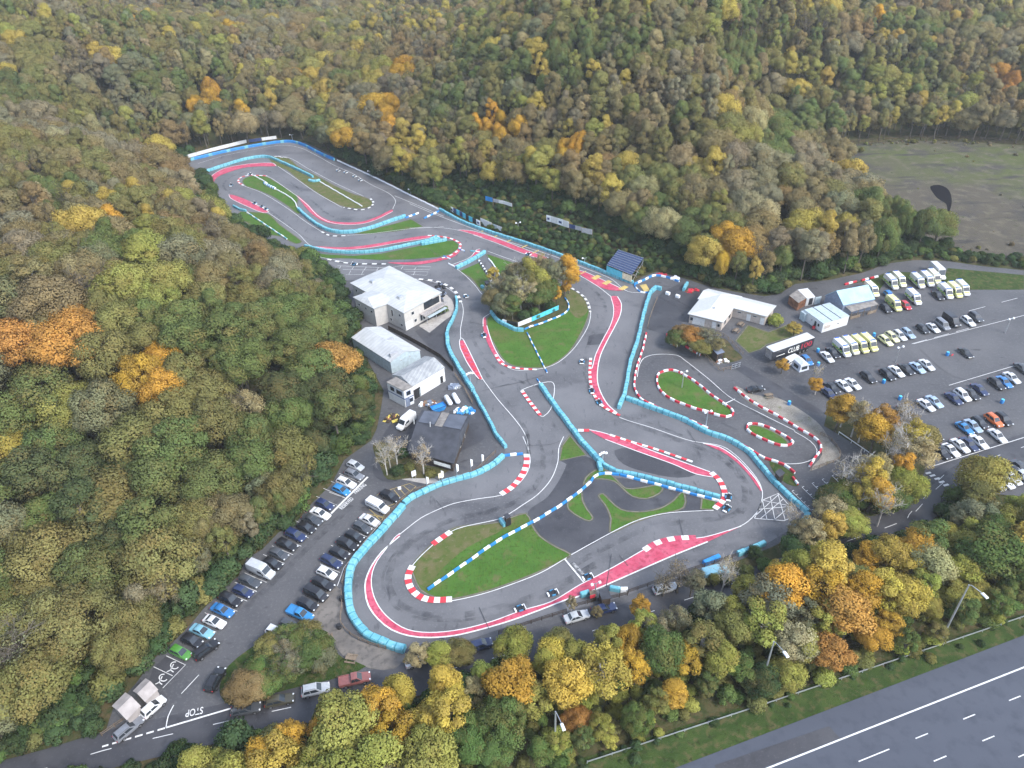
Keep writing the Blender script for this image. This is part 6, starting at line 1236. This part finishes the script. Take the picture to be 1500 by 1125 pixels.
picnic('O',715,525,.9,'picnic table nearest the pavilion wall'); picnic('O',670,590,.9,'picnic table nearer the pavilion lawn'); picnic('G',1190,610,-.2,'picnic table on the path below the bottom left barrier'); picnic('H',1050,915,.2,'picnic table on the gravel verge'); picnic('G',1080,515,1.9,'picnic table beside the bush island'); picnic('G',612,760,.4,'picnic table on the tip of the bush island')
def barrel(fr, x, y, label, mat='blue_plastic', r=.4, h=1.05):
    e = empty('barrel', at(*px(fr, x, y)), 0, label, 'barrel', 'barrels and bins about the car parks'); B = MB(); B.tube([(0,0,.03),(0,0,.3*h),(0,0,.32*h),(0,0,.66*h),(0,0,.68*h),(0,0,h)], [r*.95,r,r*1.06,r*1.06,r,r*.95], 12); B.build('drum', [mat], e, 40); B = MB(); B.tube([(0,0,h),(0,0,h+.06)], [r*.9,r*.85], 12); B.build('lid', ['trim_black' if mat != 'blue_plastic' else 'board_cyan'], e, 40)
for x, y, lb in ((630,485,'behind the yellow ambulances'),(306,575,'between the trailer and the white saloon'),(686,755,'in front of the row near the birches'),(780,850,'beyond the bare birches'),(1054,595,'on the open tarmac near the lone black coupe'),(1370,870,'near the orange car'),(308,655,'beside the camper awning'),(140,880,'on the gravel verge')): barrel('I',x,y,'blue drum bin '+lb)
barrel('G',1143,325,'dark litter bin by the fence level with the black van','trim_black'); barrel('G',1132,458,'dark litter bin by the fence at the bottom left bend','trim_black'); barrel('Q',445,965,'red bin at the corner of the portacabin','red_plastic')
for i, (x0, y0, x1_, y1_) in enumerate(((835,140,875,205),(905,120,945,190))):
    a, b = at(*px('N',x0,y0), .7), at(*px('N',x1_,y1_), .7); e = empty('gas_tank', ((a.x+b.x)/2,(a.y+b.y)/2,0), math.atan2(b.y-a.y,b.x-a.x), f"white gas tank on legs in the yard, the {('nearer to the rubbish heap','one beside the pale fence')[i]}", 'gas tank'); L = (b-a).length/2; B = MB(); B.tube([(-L-.35,0,1),(-L-.15,0,1),(-L,0,1),(L,0,1),(L+.15,0,1),(L+.35,0,1)], [.15,.42,.58,.58,.42,.15], 12); B.build('vessel', ['white_plastic'], e, 50); B = MB(); B.box((-L*.6,0,0),(.2,.8,.6)); B.box((L*.6,0,0),(.2,.8,.6)); B.build('leg', ['aluminium'], e)
def heap(fr, x, y, rx, ry, h, mats, label, cat, name, n=26, s=(.4,1.1), seed=1):
    r = random.Random(seed); B = MB()
    for k in range(n):
        a, d = r.uniform(0,6.28), r.random()**.5; B.box((rx*d*math.cos(a), ry*d*math.sin(a), h*(1-d)*r.random()), (r.uniform(*s), r.uniform(*s), r.uniform(.15,.6)), r.uniform(0,3), r.randrange(len(mats)), taper=r.uniform(.5,1))
    o = B.build(name, mats); o.location = at(*px(fr, x, y)); tag(o, label, cat)
heap('N',1000,265,2.4,1.4,.7,['cyan_plastic','blue_plastic','white_plastic'],'heap of blue and white plastic behind the workshop','heap','tarpaulin_heap',40,seed=2); heap('N',690,205,2.6,1.2,.8,['white_plastic','bare_wood','rust','steel_blue_grey'],'rubbish heap between the office and the gas tanks','heap','rubbish_heap',40,seed=3); heap('N',340,335,1.8,1.5,1.4,['rust','board_yellow','timber_dark'],'heap of rusty yellow machinery at the yard edge','heap','scrap_heap',26,seed=4); heap('N',905,45,1.2,.8,.6,['aluminium','steel_blue_grey'],'stack of grey pallets beside the shed wall','stack','pallet_stack',14,(.9,1.4),seed=5); heap('O',1120,1,.1,.1,.1,['rust'],'','','tmp',1) if False else None
e = empty('skip', at(*px('N',765,255)), .5, 'blue skip beside the rubbish heap in the yard', 'skip'); B = MB(); P = [(-1.3,-.8,.1),(1.3,-.8,.1),(1.3,.8,.1),(-1.3,.8,.1)]; Q = [(-1.8,-.9,1.3),(1.8,-.9,1.3),(1.8,.9,1.3),(-1.8,.9,1.3)]
for k in range(4): B.face([P[k],P[(k+1)%4],Q[(k+1)%4],Q[k]])
B.face(P); B.face([(q_[0]*.93,q_[1]*.9,1.0) for q_ in Q]); B.build('bin', ['blue_plastic'], e); B = MB(); B.box((0,-.92,1.22),(3.6,.08,.12)); B.box((0,.92,1.22),(3.6,.08,.12)); B.build('rim', ['frame_blue'], e)
heap('V',905,445,2.0,.5,.5,['red_plastic'],'red plastic blocks behind the paddock string','blocks','spare_block_heap',12,(.5,1.0),seed=8); heap('V',1070,490,1.4,.7,.8,['white_plastic'],'pile of white plastic blocks behind the paddock string','blocks','spare_block_heap',14,(.5,1.0),seed=9); heap('V',1285,640,2.6,.8,.3,['rust','red_plastic'],'low reddish pile beside the pavilion end','pile','timber_pile',16,(.4,1.4),seed=10); heap('O',540,890,1.6,.8,.5,['white_plastic','rust','bare_wood'],'jumble of boards beside the timber hut','pile','timber_pile',18,(.4,1.2),seed=11)
heap('R',1200,480,1.8,5.5,.5,['trim_black','steel_blue_grey','black_rubber'],'row of dark tyres and bikes behind the clubhouse terrace','tyres','tyre_heap',60,(.4,.9),seed=12)
# ------------------------------------------------------------------ trees that stand on their own
def T(fr, x, y, kind, h, w, pal, label, pale=False, var=0, group=None): p = at(*px(fr, x, y)); return put_tree(p.x, p.y, 0, kind, var, h, w, pal, label, group, pale)
cop = [(215,640,'round',6.5,7,'russet brown'),(330,720,'round',6.5,7.5,'grey green'),(420,745,'tall',6,5.5,'mid green'),(180,560,'twiggy',6,6.5,'grey brown'),(290,560,'twiggy',7,7,'dull brown'),(400,600,'twiggy',9,7.5,'grey brown'),(530,660,'twiggy',9,7.5,'dull brown'),(520,500,'twiggy',10,7.5,'grey brown'),(640,540,'round',10,8,'olive'),(650,650,'airy',8,6,'dull brown'),(740,640,'round',8,7.5,'mid green'),(760,520,'round',10,7.5,'yellow green'),(850,560,'round',8,7,'mid green'),(880,460,'twiggy',11,7,'grey green'),(960,470,'twiggy',10,6.5,'grey brown'),(1060,440,'tall',10,6.5,'amber'),(1110,420,'tall',8,5.5,'amber'),(1060,470,'airy',5,4,'amber'),(960,560,'airy',5.0,4,'amber'),(600,470,'tall',10,6,'yellow green'),(680,430,'twiggy',10,7,'pale buff'),(470,440,'twiggy',9,7,'dull brown'),(350,480,'twiggy',8,7,'grey brown'),(800,430,'twiggy',11,7,'dull brown'),(560,740,'shrub',2.5,4,'dark green'),(700,720,'shrub',2.5,4,'mid green'),(880,620,'shrub',2.5,4,'dark green'),(200,260+60,'airy',5,4.5,'golden')]
for i, (x, y, k, h, w, p) in enumerate(cop): p = {'dull brown':'pale buff','grey brown':'grey green','russet brown':'dull brown'}.get(p, p); T('Y', x, y, k, h*1.18, w*1.08, p, f"{p} {'shrub' if k == 'shrub' else SHAPE[k]+' tree'} in the round lawn copse, {ordinal(sum(1 for c in cop if c[0] < x))} from the left", pale=k == 'twiggy' and i % 3 == 0, var=i)
for i, (x, y, k, h, w, p) in enumerate([(590,330,'bare',9,5,'pale buff'),(550,300,'airy',9,5,'pale buff'),(460,270,'tall',7.5,6,'amber'),(490,245,'airy',6.5,4.5,'amber'),(650,400,'tall',8,6.5,'amber'),(700,330,'airy',8,6,'orange'),(800,330,'bare',9.5,6,'pale buff'),(780,460,'bare',9,6,'pale buff'),(740,500,'bare',9.5,6,'grey brown'),(840,430,'airy',9,6,'golden'),(870,500,'airy',8,7,'pale buff'),(810,560,'airy',7,5,'amber'),(900,400,'tall',6,6,'olive'),(820,640,'round',6,7.5,'yellow green'),(740,620,'round',5,6,'mid green'),(500,630,'bare',8.5,5.5,'grey brown'),(560,620,'bare',9,5,'pale buff'),(620,640,'airy',9,6,'golden'),(660,600,'airy',8,5.5,'pale buff'),(640,710,'tall',7,5.5,'amber'),(590,700,'airy',7,5.5,'golden'),(430,700,'round',5,6.5,'dark green'),(480,700,'round',5.5,6.5,'mid green'),(690,790,'bare',8,5,'pale buff'),(560,540,'shrub',2.5,3.5,'dull brown'),(760,690,'round',4.5,6,'mid green'),(700,700,'shrub',3,5,'mid green')]):
    T('J', x, y, k, h*1.15, w*1.2, p, f"{p} {'shrub' if k == 'shrub' else SHAPE[k]+' tree'} beside the car park lane, {ordinal(i)} down the birch belt", pale=k in ('bare','airy'), var=i)
for fr, x, y, k, h, w, p, lb, pl in (('J',1225,625,'round',10,11,'yellow green','olive yellow round tree alone below the big car park kerb',0),('I',95,700,'airy',4.2,4.2,'amber','small amber tree at the front of the black trailer',0),('I',290,820,'airy',4.5,4.8,'amber','small amber tree left of the two dark cars',1),('I',285,770,'bare',6,2.6,'pale buff','thin bare sapling behind the small amber tree',1),('I',165,480,'airy',3.6,5,'golden','low golden bush between the trailer and the portacabin',0),('I',60,410,'shrub',2.6,5,'yellow green','yellow green bush at the pavilion end',0),
    ('H',510,625,'round',5,6.5,'mid green','green shrub tree at the left of the pavilion clump',0),('H',590,620,'round',6,7,'orange','orange red shrub tree in front of the pavilion',0),('H',690,640,'twiggy',6,7.5,'grey green','grey green tree at the right of the pavilion clump',0),('H',640,680,'round',5,6.5,'olive','olive shrub tree below the pavilion clump',0),('H',540,590,'round',5,6,'russet brown','russet shrub tree behind the pavilion clump',0),('H',740,670,'twiggy',5,5.5,'dull brown','brown twiggy shrub tree beside the timber hut',0),
    ('N',295,850,'bare',8,4.5,'pale buff','bare white stemmed birch nearest the parked cars',1),('N',325,785,'bare',8,4.5,'pale buff','bare white stemmed birch second from the parked cars',1),('N',395,790,'bare',8.5,5,'pale buff','bare white stemmed birch third from the parked cars',1),('N',630,840,'bare',8.5,5.5,'pale buff','bare white stemmed birch in front of the workshop',1),('N',400,830,'shrub',1.8,3.5,'dark green','dark shrub at the foot of the birches',0),('N',690,850,'shrub',1.2,3,'olive','low olive shrub by the cream sign',0),('N',450,680,'shrub',2.0,3,'dark green','dark shrub against the workshop front',0),('N',500,800,'shrub',1.4,3,'olive','low olive shrub between birches and notice board',0),
    ('X',1275,985,'airy',5.6,4.2,'amber','amber birch standing beside the bottom road',1),('X',265,890,'airy',4.5,2.2,'pale buff','thin buff sapling behind the silver saloon',1),('X',640,970,'airy',3,2.4,'dull brown','small brown sapling in front of the dark blue saloon',0),('K',960,350,'bare',9.5,5,'pale buff','bare birch in front of the bottom right barrier',1),('K',720,330,'bare',7,6.5,'grey brown','bare grey tree above the silver estate',0),('K',790,350,'twiggy',6,5,'grey green','grey green tree beside the bare grey tree',0),('K',640,350,'bare',6,5,'grey brown','second bare grey tree above the silver estate',0),('E',470,1180,'airy',5.2,5.5,'pale buff','pale buff feathery tree under the bottom left curve',0),('E',590,1190,'tall',5,5,'yellow green','yellow green tree next to the pale buff tree',0),('E',960,1150,'round',6.5,7.5,'yellow green','big yellow green tree hiding the bottom road',0),('E',1180,1130,'round',6,6,'olive','olive tree left of the silver saloon',0),('E',690,1160,'round',4.5,5.5,'olive','olive tree between the pale buff tree and dark blue hatchback',0),('J',265,1000-60,'round',5,7,'dark green','dark green tree at the bottom right barrier corner',0),('J',415,800,'airy',7,7.5,'pale buff','pale buff tree behind the hatched corner barrier',0),('J',200,800,'bare',6,4.5,'pale buff','bare pale sapling at the hatched corner',1),
    ('R',1180,745,'shrub',1.4,3.6,'mid green','clipped green hedge mound beside the clubhouse steps',0),('R',1250,710,'shrub',1.4,3.4,'mid green','second clipped hedge mound beside the clubhouse terrace',0)):
    T(fr, x, y, k, h, w, p, lb, bool(pl), var=int(x))
isl = [(700,740),(760,690),(820,640),(880,600),(930,560),(980,530),(1020,560),(980,600),(920,650),(860,700),(800,740),(740,780),(960,660),(1040,600),(690,790),(900,700),(1060,640),(830,590),(880,540),(1010,640)]
for i, (x, y) in enumerate(isl): T('G', x, y, 'round' if i % 3 else 'twiggy', 3.6+.25*(i % 5), 5.6+.5*(i % 3), ('mid green','dark green','grey green','olive','russet brown')[(0,0,1,2,0,3,0,1,2,0,0,4,2,0,4,0,2,3,0,0)[i]], f'bushy tree on the bush island, {ordinal(i)} from its road tip', var=i)

for i, (x, y, k, h, w, p) in enumerate([(1060,852,'shrub',1.6,3,'dark green'),(1090,842,'shrub',1.8,3.5,'olive'),(1120,834,'shrub',2.2,4,'mid green'),(1158,822,'round',5.5,6.5,'dark green'),(1180,808,'airy',8,6.5,'pale buff'),(1205,797,'airy',8,7,'golden'),(1235,786,'round',6.5,7,'yellow green'),(1165,795,'twiggy',6,6,'grey green'),(1105,815,'shrub',2,3.5,'dark green'),(1040,855,'shrub',2,3.5,'olive')]):
    T('P', x, y, k, h, w, p, f"{p} {'shrub' if k == 'shrub' else SHAPE[k]+' tree'} between bottom right barrier and road, {ordinal(i)} of the clump", var=i)
def light():
    w = bpy.data.worlds.new('World'); sc.world = w; w.use_nodes = True; nt = w.node_tree
    sky = nt.nodes.new('ShaderNodeTexSky'); sky.sky_type = 'NISHITA'; sky.sun_disc = False
    el, az = math.radians(46), math.radians(130)
    sky.sun_elevation = el; sky.sun_rotation = az; bg = nt.nodes['Background']; bg.inputs[1].default_value = .15; hs_ = nt.nodes.new('ShaderNodeHueSaturation'); hs_.inputs['Saturation'].default_value = .7; nt.links.new(sky.outputs[0], hs_.inputs['Color']); nt.links.new(hs_.outputs[0], bg.inputs[0])
    l = bpy.data.lights.new('sun', 'SUN'); l.energy = 1.4; l.angle = math.radians(16); l.color = (1,.96,.9)
    o = bpy.data.objects.new('sun', l); C.objects.link(o)
    d = Vector((math.sin(az)*math.cos(el), math.cos(az)*math.cos(el), math.sin(el)))
    o.rotation_euler = d.to_track_quat('Z', 'Y').to_euler()
    v = sc.view_settings; v.view_transform = 'Standard'; v.look = 'None'; v.exposure = 1.64; v.gamma = 1; v.use_curve_mapping = False
light()
def haze():
    m, nt, b = new_mat('haze_air'); nt.nodes.remove(b); v = nt.nodes.new('ShaderNodeVolumePrincipled'); v.inputs['Color'].default_value = (.9,.93,.97,1); v.inputs['Density'].default_value = .00016; v.inputs['Anisotropy'].default_value = .2
    nt.links.new(v.outputs[0], nt.nodes['Material Output'].inputs['Volume'])
    ZB = float(Zt.min())-1.5; B = MB(); B.box((25,800,ZB),(2100,1900,125-ZB)); tag(B.build('haze', ['haze_air']), kind='stuff')
haze()
